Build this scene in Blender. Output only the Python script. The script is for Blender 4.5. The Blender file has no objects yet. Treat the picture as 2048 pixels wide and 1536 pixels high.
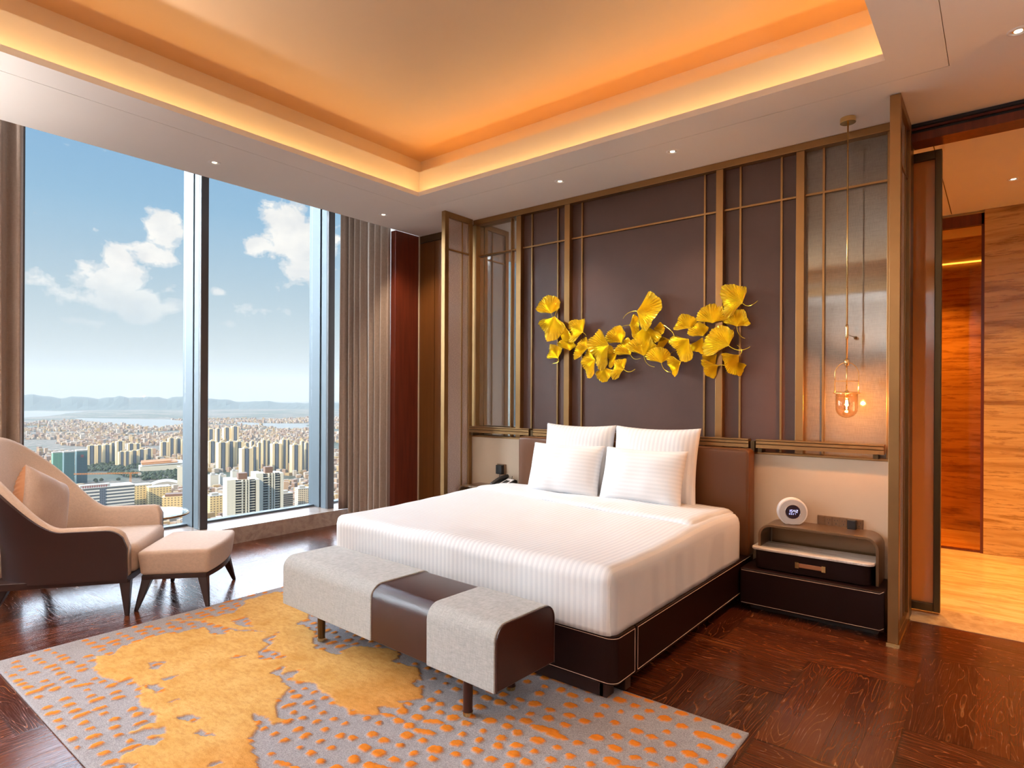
import bpy, bmesh, math, random
from mathutils import Vector, Matrix, noise
PI = math.pi
S = bpy.context.scene
col = S.collection

# ------------------------------------------------------------------ camera
H = 3.346                                   # ceiling height
cam_d = bpy.data.cameras.new('camera')
cam = bpy.data.objects.new('camera', cam_d)
col.objects.link(cam)
cam_d.sensor_width = 36.0
cam_d.lens = 1223.616 / 2048 * 36.0
cam_d.shift_y = 24.48 / 2048
cam_d.clip_start = 0.05
cam_d.clip_end = 40000
yaw, roll = math.radians(38.608), math.radians(0.2797)
F_ = Vector((-math.sin(yaw), math.cos(yaw), 0)); R_ = Vector((math.cos(yaw), math.sin(yaw), 0)); U_ = Vector((0, 0, 1))
r3 = R_ * math.cos(roll) + U_ * math.sin(roll)
u3 = U_ * math.cos(roll) - R_ * math.sin(roll)
m = Matrix.Identity(4)
for i in range(3):
    m[i][0] = r3[i]; m[i][1] = u3[i]; m[i][2] = -F_[i]
m[0][3], m[1][3], m[2][3] = 0, 0, 1.5
cam.matrix_world = m
S.camera = cam

# ------------------------------------------------------------------ exposure
S.view_settings.view_transform = 'Standard'
S.view_settings.look = 'None'
S.view_settings.gamma = 1
S.view_settings.exposure = 0.5
S.view_settings.use_curve_mapping = False

# ------------------------------------------------------------------ node helper
class NT:
    def __init__(self, tree):
        self.t = tree; self.n = tree.nodes; self.l = tree.links
    def add(self, kind, **kw):
        nd = self.n.new(kind)
        for k, v in kw.items():
            if k.startswith('i_'):
                nd.inputs[k[2:].replace('_', ' ')].default_value = v
            else:
                setattr(nd, k, v)
        return nd
    def link(self, a, b): self.l.new(a, b)
    def math(self, op, a, b=None, c=None, clamp=False):
        nd = self.n.new('ShaderNodeMath'); nd.operation = op; nd.use_clamp = clamp
        for i, v in enumerate((a, b, c)):
            if v is None: continue
            if isinstance(v, (int, float)): nd.inputs[i].default_value = v
            else: self.l.new(v, nd.inputs[i])
        return nd.outputs[0]
    def mix(self, fac, a, b, blend='MIX'):
        nd = self.n.new('ShaderNodeMix'); nd.data_type = 'RGBA'; nd.blend_type = blend
        for idx, v in ((0, fac), (6, a), (7, b)):
            if isinstance(v, (int, float)): nd.inputs[idx].default_value = v
            elif isinstance(v, (tuple, list)): nd.inputs[idx].default_value = tuple(v) + ((1,) if len(v) == 3 else ())
            else: self.l.new(v, nd.inputs[idx])
        return nd.outputs[2]
    def ramp(self, fac, stops, interp='LINEAR'):
        nd = self.n.new('ShaderNodeValToRGB'); cr = nd.color_ramp; cr.interpolation = interp
        while len(cr.elements) > 1: cr.elements.remove(cr.elements[-1])
        cr.elements[0].position = stops[0][0]
        cr.elements[0].color = tuple(stops[0][1]) + (1,)
        for p, c in stops[1:]:
            e = cr.elements.new(p); e.color = tuple(c) + (1,)
        self.l.new(fac, nd.inputs[0])
        return nd.outputs[0]
    def noise(self, vec, scale, detail=3, rough=0.5, dist=0.0):
        nd = self.n.new('ShaderNodeTexNoise')
        nd.inputs['Scale'].default_value = scale; nd.inputs['Detail'].default_value = detail
        nd.inputs['Roughness'].default_value = rough; nd.inputs['Distortion'].default_value = dist
        if vec is not None: self.l.new(vec, nd.inputs['Vector'])
        return nd.outputs['Fac']
    def mapping(self, vec, scale=(1, 1, 1), rot=(0, 0, 0), loc=(0, 0, 0)):
        nd = self.n.new('ShaderNodeMapping')
        nd.inputs['Scale'].default_value = scale; nd.inputs['Rotation'].default_value = rot; nd.inputs['Location'].default_value = loc
        self.l.new(vec, nd.inputs['Vector'])
        return nd.outputs[0]

# ------------------------------------------------------------------ sky
W = bpy.data.worlds.new('sky'); S.world = W; W.use_nodes = True
W.node_tree.nodes.clear()
w = NT(W.node_tree)
SKY_STRENGTH = 0.66
tc = w.add('ShaderNodeTexCoord')
sp = w.add('ShaderNodeSeparateXYZ'); w.link(tc.outputs['Generated'], sp.inputs[0])
el = w.math('MULTIPLY', w.math('ARCSINE', sp.outputs[2]), 180 / PI)
az = w.math('MULTIPLY', w.math('ARCTAN2', sp.outputs[1], w.math('MULTIPLY', sp.outputs[0], -1)), 180 / PI)
elf = w.math('DIVIDE', el, 40.0, clamp=True)
base = w.ramp(elf, [(0.0, (0.68, 0.73, 0.72)), (0.08, (0.66, 0.72, 0.73)), (0.2, (0.50, 0.63, 0.72)),
                    (0.38, (0.30, 0.52, 0.74)), (0.55, (0.22, 0.45, 0.74)), (1.0, (0.16, 0.36, 0.70))])
cv = w.add('ShaderNodeCombineXYZ'); w.link(az, cv.inputs[0]); w.link(w.math('MULTIPLY', el, 1.25), cv.inputs[1])
n1 = w.noise(cv.outputs[0], 0.42, 8, 0.6, 0.2)
n2 = w.noise(cv.outputs[0], 0.09, 6, 0.6)
# cumulus banks: azimuth, elevation, half width, half height (degrees), density
BL = [(21.4, 12.9, 1.5, 1.5, 1.0), (20.6, 11.4, 1.9, 1.0, .95), (18.6, 10.3, 1.3, 1.3, 1.0), (18.4, 9.0, 2.3, 1.5, 1.0), (19.2, 7.3, 3.2, 1.4, .9),
      (15.6, 7.4, 3.4, 1.0, .62), (13.4, 8.3, 1.6, .8, .55), (21.9, 8.4, 1.2, .6, .5), (22.0, 11.0, 1.2, .5, .6),
      (31.0, 15.2, 2.0, 1.7, 1.0), (32.6, 13.2, 2.8, 2.4, 1.0), (29.2, 13.0, 1.2, 1.0, .8), (32.5, 10.6, 2.3, 1.4, .75), (29.9, 11.9, 1.2, .8, .5),
      (25.6, 8.6, .7, .45, .62), (29.2, 7.3, 2.4, .6, .5), (26.8, 5.9, .9, .5, .5), (17, 5.6, 4.5, .7, .35)]
acc = None
for (a, e, ra, re, d) in BL:
    dx = w.math('DIVIDE', w.math('SUBTRACT', az, a), ra)
    dy = w.math('DIVIDE', w.math('SUBTRACT', el, e), re)
    q = w.math('SQRT', w.math('ADD', w.math('MULTIPLY', dx, dx), w.math('MULTIPLY', dy, dy)))
    v = w.math('MULTIPLY', w.math('SUBTRACT', 1.25, w.math('MULTIPLY', q, 0.75), None), d)
    acc = v if acc is None else w.math('MAXIMUM', acc, v)
acc = w.math('MAXIMUM', acc, w.math('MULTIPLY', w.math('SUBTRACT', n2, 0.52), w.math('MULTIPLY', w.math('GREATER_THAN', el, 19.5), 3.2)))
cm = w.math('ADD', acc, w.math('MULTIPLY', w.math('SUBTRACT', n1, 0.5), 2.1))
cmask = w.ramp(cm, [(0.36, (0, 0, 0)), (0.5, (.45, .45, .45)), (0.68, (1, 1, 1))], 'EASE')
shade = w.ramp(w.noise(w.mapping(cv.outputs[0], loc=(0.6, -0.9, 0)), 0.35, 5, .55), [(0.35, (1.12, 1.06, 1.0)), (0.65, (0.90, 0.88, 0.88))])
low = w.ramp(w.math('DIVIDE', el, 10.0, clamp=True), [(0.0, (0, 0, 0)), (0.55, (.3, .3, .3)), (1.0, (1, 1, 1))])
skyc = w.mix(w.math('MULTIPLY', cmask, low), base, shade)
bg = w.add('ShaderNodeBackground'); w.link(skyc, bg.inputs[0]); bg.inputs[1].default_value = SKY_STRENGTH
wo = w.add('ShaderNodeOutputWorld'); w.link(bg.outputs[0], wo.inputs[0])

# ------------------------------------------------------------------ daylight
def lamp(name, kind, loc, direction, energy, color, **kw):
    d = bpy.data.lights.new(name, kind); o = bpy.data.objects.new(name, d); col.objects.link(o)
    o.location = loc; d.energy = energy; d.color = color
    if direction is not None:
        o.rotation_euler = Vector(direction).normalized().to_track_quat('-Z', 'Y').to_euler()
    for k, v in kw.items(): setattr(d, k, v)
    return o
# low warm sun over the city, behind the tower: it never enters the room
lamp('sun_over_city', 'SUN', (40, -60, 60), (-0.42, 1.0, -0.62), 3.0, (1.0, 0.80, 0.52), angle=math.radians(0.6))
# bright hazy sky on the window side
lamp('bright_hazy_sky', 'SUN', (-60, -10, 40), (1.0, 0.45, -0.40), 6.9, (0.80, 0.90, 1.0), angle=math.radians(50))
lamp('sky_sheen_sun', 'SUN', (-60, 20, 40), (1.0, -0.52, -0.50), 2.5, (0.76, 0.84, 1.0), angle=math.radians(50))  # second soft sun, added to put a bright sheen on the floor
# digitised outlines (metres): ginkgo leaves, rug pattern, city
LEAVES=[(-3.324, 2.282, 1.823, 0.164, -1.188, 0.099, 0.917, 0.143, 0.05, [-3.315, 2.237]), (-3.275, 2.256, -1.792, 0.205, -0.972, 0.171, 0.948, 0.158, 0.06, [-3.259, 2.305]), (-3.184, 2.166, -1.408, 0.142, -0.74, 0.079, 0.351, 0.134, 0.04, None), (-2.964, 2.082, 2.559, 0.144, -1.007, 0.106, 1.056, 0.134, 0.06, [-2.939, 2.052]), (-3.244, 1.857, 2.144, 0.127, -1.076, 0.091, 0.739, 0.137, 0.05, [-3.312, 1.812]), (-3.124, 1.924, 1.863, 0.108, -1.068, 0.073, 0.727, 0.128, 0.03, None), (-2.918, 1.938, 2.807, 0.101, -0.834, 0.095, 0.959, 0.137, 0.05, None), (-2.684, 1.953, -2.997, 0.18, -1.046, 0.147, 0.971, 0.203, 0.08, None), (-2.836, 1.83, -2.928, 0.118, -0.977, 0.126, 1.132, 0.144, 0.055, None), (-2.63, 1.879, -2.678, 0.087, -1.103, 0.097, 0.539, 0.128, 0.03, None), (-2.578, 1.967, 2.022, 0.149, -0.773, 0.095, 0.806, 0.146, 0.05, [-2.574, 1.964]), (-2.489, 1.86, 2.002, 0.139, -0.597, 0.103, 0.855, 0.135, 0.05, [-2.402, 1.829]), (-2.757, 1.769, -1.529, 0.119, -0.905, 0.1, 0.895, 0.103, 0.04, None), (-2.548, 1.735, 2.454, 0.094, -0.966, 0.084, 1.337, 0.109, 0.06, [-2.447, 1.739]), (-2.513, 2.121, -0.035, 0.085, -1.055, 0.106, 0.96, 0.091, 0.03, [-2.608, 2.104]), (-2.413, 2.226, -0.128, 0.188, -0.923, 0.161, 1.032, 0.186, 0.09, [-2.549, 2.175]), (-2.352, 2.111, -1.473, 0.154, -0.75, 0.143, 0.696, 0.17, 0.05, None), (-2.36, 1.846, 1.714, 0.162, -0.945, 0.128, 0.829, 0.153, 0.06, [-2.267, 1.751]), (-2.281, 2.078, -0.408, 0.088, -0.585, 0.086, 0.841, 0.074, 0.04, None), (-2.136, 1.975, -2.92, 0.095, -0.348, 0.088, 0.343, 0.123, 0.035, [-2.202, 2.102]), (-2.204, 1.781, 1.756, 0.125, -1.083, 0.082, 0.912, 0.127, 0.055, [-2.126, 1.704]), (-1.957, 2.052, 2.062, 0.112, -1.146, 0.076, 0.91, 0.125, 0.055, None), (-1.843, 1.982, 2.042, 0.114, -0.935, 0.067, 0.78, 0.121, 0.065, None), (-1.954, 1.968, -2.46, 0.122, -0.694, 0.156, 0.989, 0.171, 0.085, None), (-1.857, 1.978, -1.921, 0.111, -0.534, 0.122, 0.459, 0.12, 0.045, None), (-2.034, 1.79, -2.774, 0.097, -0.647, 0.105, 0.744, 0.113, 0.05, [-1.951, 1.803]), (-1.63, 1.895, 2.428, 0.168, -1.133, 0.11, 0.93, 0.186, 0.095, [-1.474, 1.882]), (-1.772, 2.082, 1.757, 0.14, -1.344, 0.107, 0.992, 0.12, 0.055, None), (-1.531, 2.213, 2.322, 0.167, -0.936, 0.104, 1.351, 0.138, 0.09, [-1.423, 2.224]), (-1.585, 2.043, 1.554, 0.117, -1.311, 0.088, 1.035, 0.11, 0.05, [-1.527, 1.95]), (-1.739, 1.836, -2.534, 0.072, -0.394, 0.099, 0.522, 0.08, 0.05, None), (-1.724, 1.749, -2.914, 0.098, -0.407, 0.129, 0.763, 0.104, 0.06, [-1.652, 1.729]), (-1.566, 1.826, -2.554, 0.108, -0.507, 0.123, 0.65, 0.144, 0.05, [-1.587, 1.902]), (-1.587, 1.777, -1.113, 0.081, -0.263, 0.093, 0.516, 0.068, 0.04, None)]
RUGMAIN=[(-3.866, 1.197), (-4.006, 1.246), (-3.958, 1.295), (-4.055, 1.424), (-4.068, 1.531), (-4.037, 1.657), (-4.028, 1.661), (-3.964, 1.838), (-3.808, 1.811), (-3.757, 1.868), (-3.809, 1.918), (-3.707, 1.955), (-3.537, 2.094), (-3.514, 2.051), (-3.516, 1.975), (-3.4, 1.929), (-3.355, 1.858), (-3.268, 1.801), (-3.153, 1.895), (-3.066, 1.869), (-3.035, 1.756), (-2.962, 1.772), (-2.907, 1.731), (-2.823, 1.738), (-2.755, 1.618), (-2.648, 1.562), (-2.61, 1.525), (-2.545, 1.553), (-2.562, 1.483), (-2.648, 1.511), (-2.715, 1.49), (-2.693, 1.457), (-2.585, 1.433), (-2.542, 1.363), (-2.464, 1.34), (-2.45, 1.31), (-2.342, 1.293), (-2.258, 1.25), (-2.157, 1.186), (-2.539, 0.943), (-2.7, 0.99), (-2.782, 0.951), (-2.831, 0.98), (-2.823, 1.048), (-2.8, 1.098), (-2.832, 1.137), (-2.886, 1.092), (-2.871, 1.144), (-2.92, 1.173), (-2.962, 1.099), (-2.976, 1.047), (-2.997, 1.059), (-2.977, 1.168), (-3.096, 1.195), (-3.217, 1.188), (-3.284, 1.203), (-3.344, 1.239), (-3.432, 1.257), (-3.574, 1.267), (-3.561, 1.206), (-3.676, 1.183), (-3.798, 1.166)]
RUGTOP=[(-4.287, 1.722), (-4.166, 1.855), (-4.066, 2.061), (-4.187, 2.207), (-4.269, 2.261), (-4.273, 2.516), (-4.074, 2.505), (-3.665, 2.408), (-3.599, 2.321), (-3.562, 2.233), (-3.405, 2.249), (-3.223, 2.129), (-3.098, 2.095), (-2.963, 2.14), (-2.994, 2.234), (-2.873, 2.332), (-2.725, 2.373), (-2.649, 2.307), (-2.673, 2.263), (-2.566, 2.277), (-2.457, 2.296), (-2.368, 2.213), (-2.385, 2.157), (-2.285, 2.136), (-2.219, 2.074), (-2.302, 1.969), (-2.247, 1.995), (-2.21, 1.962), (-2.291, 1.905), (-2.313, 1.888), (-2.259, 1.844), (-2.323, 1.793), (-2.388, 1.809), (-2.371, 1.771), (-2.426, 1.787), (-2.476, 1.773), (-2.558, 1.797), (-2.699, 1.818), (-2.772, 1.841), (-2.887, 1.769), (-2.961, 1.884), (-2.991, 1.815), (-2.977, 1.781), (-3.12, 1.848), (-3.158, 1.916), (-3.374, 1.923), (-3.526, 2.088), (-3.756, 1.962), (-3.951, 1.898), (-4.08, 1.892)]
RUGHOLES=[[(-3.675, 1.397), (-3.642, 1.461), (-3.546, 1.406), (-3.602, 1.378)], [(-3.423, 1.357), (-3.394, 1.438), (-3.366, 1.404), (-3.391, 1.36)], [(-3.415, 1.255), (-3.374, 1.327), (-3.263, 1.32), (-3.277, 1.279), (-3.347, 1.281)], [(-3.145, 1.267), (-3.131, 1.327), (-3.11, 1.283)], [(-2.955, 1.253), (-2.948, 1.303), (-2.877, 1.31), (-2.853, 1.281), (-2.88, 1.259)], [(-2.949, 1.25), (-2.947, 1.301), (-2.85, 1.297), (-2.877, 1.251)], [(-2.747, 1.226), (-2.764, 1.265), (-2.672, 1.279)], [(-3.051, 1.765), (-3.072, 1.829), (-3.038, 1.856), (-3.009, 1.8), (-3.015, 1.761)], [(-2.473, 1.161), (-2.481, 1.218), (-2.452, 1.216), (-2.45, 1.168)], [(-3.395, 1.71), (-3.407, 1.763), (-3.365, 1.797), (-3.347, 1.749)], [(-3.745, 2.034), (-3.95, 2.103), (-3.947, 2.001), (-3.857, 1.975)], [(-2.677, 2.272), (-2.644, 2.324), (-2.568, 2.3), (-2.584, 2.251)]]
TOWERS_L=[[-1996.2, 607.2, 23.1, 57.1], [-2035.6, 638.6, 21.5, 54.2], [-2020.7, 651.7, 23.7, 55.4], [-2029.8, 671.1, 16.0, 59.5], [-1970.4, 668.8, 21.3, 67.1], [-1913.5, 653.9, 17.4, 41.4], [-1908.1, 666.1, 16.4, 42.0], [-2137.0, 756.4, 22.1, 46.7], [-1930.1, 690.7, 21.2, 41.2], [-1924.8, 708.6, 22.4, 43.7], [-2010.2, 759.9, 20.1, 37.8], [-2175.3, 788.6, 18.9, 42.8], [-2099.6, 838.6, 23.8, 48.9], [-2095.2, 859.3, 21.5, 60.6], [-2105.9, 884.3, 21.8, 57.6], [-2066.1, 885.0, 15.2, 55.6]]
TOWERS_R=[[-2393.7, 1125.4, 27.3, 68.2], [-2337.4, 1127.4, 18.5, 71.7], [-2540.6, 1260.3, 31.2, 64.0], [-2515.2, 1283.4, 29.6, 69.0], [-1775.4, 838.9, 25.9, 67.6], [-1626.8, 795.2, 27.2, 74.2], [-1643.5, 827.5, 20.3, 74.7], [-1645.1, 850.2, 22.7, 72.3], [-1445.1, 764.2, 26.8, 70.8], [-1485.5, 808.7, 16.9, 69.7], [-1536.6, 850.7, 11.4, 74.6], [-1593.0, 895.5, 14.1, 76.8], [-1600.5, 913.7, 12.0, 74.4], [-1488.8, 869.8, 25.7, 74.0], [-1488.3, 892.5, 16.6, 83.1], [-1494.4, 909.9, 8.4, 81.9], [-1421.8, 884.6, 24.2, 73.6], [-1466.3, 934.4, 12.6, 77.7], [-1427.8, 922.6, 12.3, 76.2], [-1837.7, 956.5, 19.3, 60.5], [-1855.6, 1004.1, 14.9, 54.6], [-1915.5, 1017.9, 20.3, 45.8]]
SPECIAL={'green1': [-1720.9, 454.1, 25.5, 66.6], 'green2': [-1613.5, 446.6, 26.0, 75.3], 'green3': [-1634.8, 476.8, 27.6, 74.7], 'office': [-1179.1, 376.9, 84.2, 48.7], 'officeb': [-1240.0, 452.9, 37.4, 34.6], 'yellow': [-1203.7, 472.8, 35.8, 32.9], 'dome': [-1404.2, 564.7, 53.8, 16.8], 'orange': [-1759.3, 703.3, 113.6, 23.1], 'slim': [-1378.7, 586.4, 16.0, 47.1], 'crane': [-1538.8, 510.5, 126.7, 17.4], 'big1': [-730.4, 381.5, 37.1, 99.2], 'big2': [-741.5, 422.0, 34.4, 102.2], 'dark': [-894.2, 540.0, 21.3, 45.0], 'beige': [-925.5, 590.2, 23.9, 43.8], 'white1': [-1327.3, 630.3, 20.2, 28.7], 'white2': [-1335.1, 653.6, 15.4, 25.7], 'white3': [-1374.1, 700.2, 15.2, 26.9], 'low1': [-1023.9, 489.7, 27.4, 33.9], 'y2': [-1110.6, 462.0, 37.7, 26.9]}
RIVER=[[(-8996, 2009), (-8311, 2459), (-6798, 1738), (-6389, 1427)], [(-6099, 1733), (-5272, 2113), (-4872, 2096), (-4230, 1820), (-3838, 1511), (-4377, 1486), (-4951, 1525), (-5394, 1564)], [(-4580, 2260), (-4165, 2310), (-3782, 2468), (-3129, 2042), (-3397, 2012), (-3807, 2043)]]
PARK=[(-2055, 584), (-2124, 807), (-1831, 780), (-1491, 636), (-1565, 595), (-1520, 478), (-1620, 461)]

# ------------------------------------------------------------------ materials
MAT = {}
def new_mat(name):
    mt = bpy.data.materials.new(name); mt.use_nodes = True
    mt.node_tree.nodes.clear()
    t = NT(mt.node_tree)
    out = t.add('ShaderNodeOutputMaterial')
    MAT[name] = mt
    return mt, t, out
def pbr(name, color, rough=0.5, metal=0.0, coat=0.0, spec=0.5, var=0.0, vscale=6.0, bump=0.0, bscale=200.0, stretch=(1, 1, 1), sheen=0.0, emit=None, estr=0.0, alpha=1.0):
    mt, t, out = new_mat(name)
    p = t.add('ShaderNodeBsdfPrincipled'); t.link(p.outputs[0], out.inputs[0])
    p.inputs['Base Color'].default_value = tuple(color) + (1,)
    p.inputs['Roughness'].default_value = rough; p.inputs['Metallic'].default_value = metal
    p.inputs['Coat Weight'].default_value = coat; p.inputs['Specular IOR Level'].default_value = spec
    p.inputs['Coat Roughness'].default_value = 0.08
    p.inputs['Sheen Weight'].default_value = sheen
    p.inputs['Alpha'].default_value = alpha
    if emit:
        p.inputs['Emission Color'].default_value = tuple(emit) + (1,); p.inputs['Emission Strength'].default_value = estr
    tcn = t.add('ShaderNodeTexCoord'); vec = t.mapping(tcn.outputs['Object'], stretch)
    if var > 0:
        n = t.noise(vec, vscale, 4, .6)
        a = tuple(c * (1 - var) for c in color); b = tuple(min(1, c * (1 + var)) for c in color)
        t.link(t.ramp(n, [(0.3, a), (0.7, b)]), p.inputs['Base Color'])
    if bump > 0:
        n = t.noise(vec, bscale, 3, .6)
        bn = t.add('ShaderNodeBump'); bn.inputs['Strength'].default_value = bump; bn.inputs['Distance'].default_value = 0.002
        t.link(n, bn.inputs['Height']); t.link(bn.outputs[0], p.inputs['Normal'])
    return mt
def emis(name, color, strength):
    mt, t, out = new_mat(name)
    e = t.add('ShaderNodeEmission'); e.inputs[0].default_value = tuple(color) + (1,); e.inputs[1].default_value = strength
    t.link(e.outputs[0], out.inputs[0]); return mt

pbr('ceiling_white', (0.80, 0.765, 0.735), 0.7, var=0.015, vscale=1.5)
pbr('plaster', (0.84, 0.81, 0.77), 0.7)
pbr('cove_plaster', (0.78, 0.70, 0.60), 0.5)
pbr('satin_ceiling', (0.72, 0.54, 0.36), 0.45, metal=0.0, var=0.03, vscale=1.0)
pbr('bronze', (0.34, 0.195, 0.080), 0.34, metal=0.9, var=0.08, vscale=3)
pbr('dark_bronze', (0.115, 0.075, 0.035), 0.35, metal=0.8)
pbr('brass', (0.80, 0.56, 0.24), 0.22, metal=1.0)
pbr('bronze_gloss', (0.20, 0.115, 0.055), 0.28, metal=0.55, coat=0.3)
pbr('gold_leaf', (1.0, 0.70, 0.05), 0.22, metal=0.62, var=0.16, vscale=14)
pbr('wall_leather', (0.090, 0.046, 0.037), 0.42, var=0.10, vscale=3, bump=0.35, bscale=260)
pbr('cream_panel', (0.54, 0.44, 0.325), 0.5, var=0.02)
pbr('headboard_leather', (0.13, 0.048, 0.016), 0.36, spec=0.35, coat=0.1, bump=0.2, bscale=300)
pbr('bed_leather', (0.015, 0.0032, 0.0024), 0.45, spec=0.22, bump=0.3, bscale=220)
pbr('bench_leather', (0.042, 0.011, 0.007), 0.30, bump=0.25, bscale=260)
pbr('stitch', (0.85, 0.62, 0.50), 0.7)
pbr('dark_wood', (0.030, 0.012, 0.011), 0.35)
pbr('red_wood', (0.14, 0.024, 0.010), 0.38, coat=0.25, var=0.25, vscale=2.5, stretch=(14, 14, 0.7))
pbr('amber_lacquer', (0.17, 0.062, 0.013), 0.34, metal=0.3, coat=0.2, var=0.12, vscale=2, stretch=(8, 8, 0.5))
pbr('mullion_metal', (0.15, 0.19, 0.225), 0.5, metal=0.3)
pbr('mullion_unlit', (0.075, 0.07, 0.075), 0.45, metal=0.2)  # darker copy of the metal, paints in the unlit room side
pbr('gasket', (0.015, 0.02, 0.03), 0.6)
pbr('black_plastic', (0.014, 0.014, 0.016), 0.35)
pbr('white_plastic', (0.82, 0.80, 0.80), 0.35)
pbr('grey_mesh_plastic', (0.50, 0.50, 0.52), 0.6, bump=0.5, bscale=500)
pbr('chrome', (0.85, 0.82, 0.78), 0.12, metal=1.0)
pbr('socket_bronze', (0.20, 0.125, 0.07), 0.4, metal=0.4)
pbr('tan_leather', (0.40, 0.16, 0.07), 0.5)
pbr('display_dark', (0.03, 0.02, 0.035), 0.2)
emis('display_digits', (0.55, 0.55, 1.0), 2.5)
pbr('chair_leather', (0.038, 0.014, 0.012), 0.42, bump=0.3, bscale=240)

def fabric(name, color, weave=900, bumps=0.35, var=0.10, sheen=0.15):
    mt, t, out = new_mat(name)
    p = t.add('ShaderNodeBsdfPrincipled'); t.link(p.outputs[0], out.inputs[0])
    p.inputs['Roughness'].default_value = 0.85; p.inputs['Sheen Weight'].default_value = sheen
    tcn = t.add('ShaderNodeTexCoord')
    a = t.noise(t.mapping(tcn.outputs['Object'], (weave, weave * .12, weave * .12)), 1.0, 2, .6)
    b = t.noise(t.mapping(tcn.outputs['Object'], (weave * .12, weave * .12, weave)), 1.0, 2, .6)
    wv = t.math('MULTIPLY', t.math('ADD', a, b), 0.5)
    lo = tuple(c * (1 - var) for c in color); hi = tuple(min(1, c * (1 + var)) for c in color)
    t.link(t.ramp(wv, [(0.35, lo), (0.65, hi)]), p.inputs['Base Color'])
    bn = t.add('ShaderNodeBump'); bn.inputs['Strength'].default_value = bumps; bn.inputs['Distance'].default_value = 0.0015
    t.link(wv, bn.inputs['Height']); t.link(bn.outputs[0], p.inputs['Normal'])
    return mt
fabric('chair_fabric', (0.58, 0.445, 0.365), 420)
fabric('bench_fabric', (0.40, 0.40, 0.39), 330, 0.6, 0.2)
fabric('curtain_fabric', (0.36, 0.275, 0.225), 300, 0.3, 0.12)
fabric('cushion_fabric', (0.47, 0.345, 0.285), 420)
pbr('cushion_satin', (0.52, 0.25, 0.13), 0.36)

def striped_linen(name, axis, period=0.034):
    mt, t, out = new_mat(name)
    p = t.add('ShaderNodeBsdfPrincipled'); t.link(p.outputs[0], out.inputs[0])
    tcn = t.add('ShaderNodeTexCoord'); s = t.add('ShaderNodeSeparateXYZ'); t.link(tcn.outputs['Object'], s.inputs[0])
    v = t.math('SINE', t.math('MULTIPLY', s.outputs[axis], 2 * PI / period))
    k = t.ramp(t.math('ADD', t.math('MULTIPLY', v, 0.5), 0.5), [(0.38, (0, 0, 0)), (0.62, (1, 1, 1))])
    t.link(t.mix(k, (0.69, 0.70, 0.735) if axis == 0 else (0.74, 0.75, 0.775), (0.79, 0.795, 0.82)), p.inputs['Base Color'])
    rr = t.math('SUBTRACT', 0.75, t.math('MULTIPLY', k, 0.3)); t.link(rr, p.inputs['Roughness'])
    p.inputs['Sheen Weight'].default_value = 0.1
    bn = t.add('ShaderNodeBump'); bn.inputs['Strength'].default_value = 0.25; bn.inputs['Distance'].default_value = 0.002
    hgt = t.math('ADD', t.math('MULTIPLY', k, 0.35), t.math('MULTIPLY', t.noise(tcn.outputs['Object'], 9, 4, .6), 1.6))
    t.link(hgt, bn.inputs['Height']); t.link(bn.outputs[0], p.inputs['Normal'])
    return mt
striped_linen('linen_stripe_x', 0)
striped_linen('linen_stripe_z', 2, 0.030)
pbr('linen_plain', (0.83, 0.84, 0.86), 0.8, sheen=0.1, bump=0.3, bscale=6)
pbr('sheet', (0.84, 0.81, 0.76), 0.8, sheen=0.1, bump=0.3, bscale=8)

# floor of dark oiled oak with pale pores, planks carry their own uv
mt, t, out = new_mat('oak_blocks')
p = t.add('ShaderNodeBsdfPrincipled'); t.link(p.outputs[0], out.inputs[0])
uv = t.add('ShaderNodeUVMap'); uv.uv_map = 'grain'
uv2 = t.add('ShaderNodeUVMap'); uv2.uv_map = 'edge'
at = t.add('ShaderNodeAttribute'); at.attribute_name = 'tone'
g = t.noise(t.mapping(uv.outputs[0], (1.05, 6.5, 1)), 1.0, 2, .4, 0.12)
rings = t.math('FRACT', t.math('MULTIPLY', g, 19.0))
line = t.ramp(rings, [(0.0, (1, 1, 1)), (0.06, (.6, .6, .6)), (0.15, (0, 0, 0)), (0.96, (0, 0, 0)), (1.0, (1, 1, 1))])
fine = t.noise(t.mapping(uv.outputs[0], (6, 170, 1)), 1.0, 3, .6)
fl = t.ramp(fine, [(0.52, (0, 0, 0)), (0.66, (1, 1, 1))])
tone = t.ramp(at.outputs['Fac'], [(0.0, (0.040, 0.008, 0.004)), (0.5, (0.088, 0.018, 0.006)), (1.0, (0.185, 0.042, 0.010))])
c1_ = t.mix(t.math('MULTIPLY', t.math('MULTIPLY', line, t.ramp(t.noise(t.mapping(uv.outputs[0], (2, 5, 1)), 1.0, 2), [(0.35, (.08, .08, .08)), (0.6, (.62, .62, .62))])), 0.8), tone, (0.40, 0.155, 0.045))
c2_ = t.mix(t.math('MULTIPLY', fl, 0.16), c1_, (0.36, 0.15, 0.06))
s2 = t.add('ShaderNodeSeparateXYZ'); t.link(uv2.outputs[0], s2.inputs[0])
ed = t.math('MINIMUM', t.math('MINIMUM', s2.outputs[0], s2.outputs[1]), t.math('MINIMUM', t.math('SUBTRACT', 1, s2.outputs[0]), t.math('SUBTRACT', 1, s2.outputs[1])))
edge = t.ramp(ed, [(0.0, (1, 1, 1)), (0.012, (0, 0, 0))])
c3_ = t.mix(t.math('MULTIPLY', edge, 0.7), c2_, (0.012, 0.004, 0.003))
t.link(c3_, p.inputs['Base Color'])
p.inputs['Roughness'].default_value = 0.30
p.inputs['Specular IOR Level'].default_value = 0.5
rn = t.math('ADD', 0.17, t.math('MULTIPLY', t.math('ADD', line, fl), 0.08)); t.link(rn, p.inputs['Roughness'])
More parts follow.
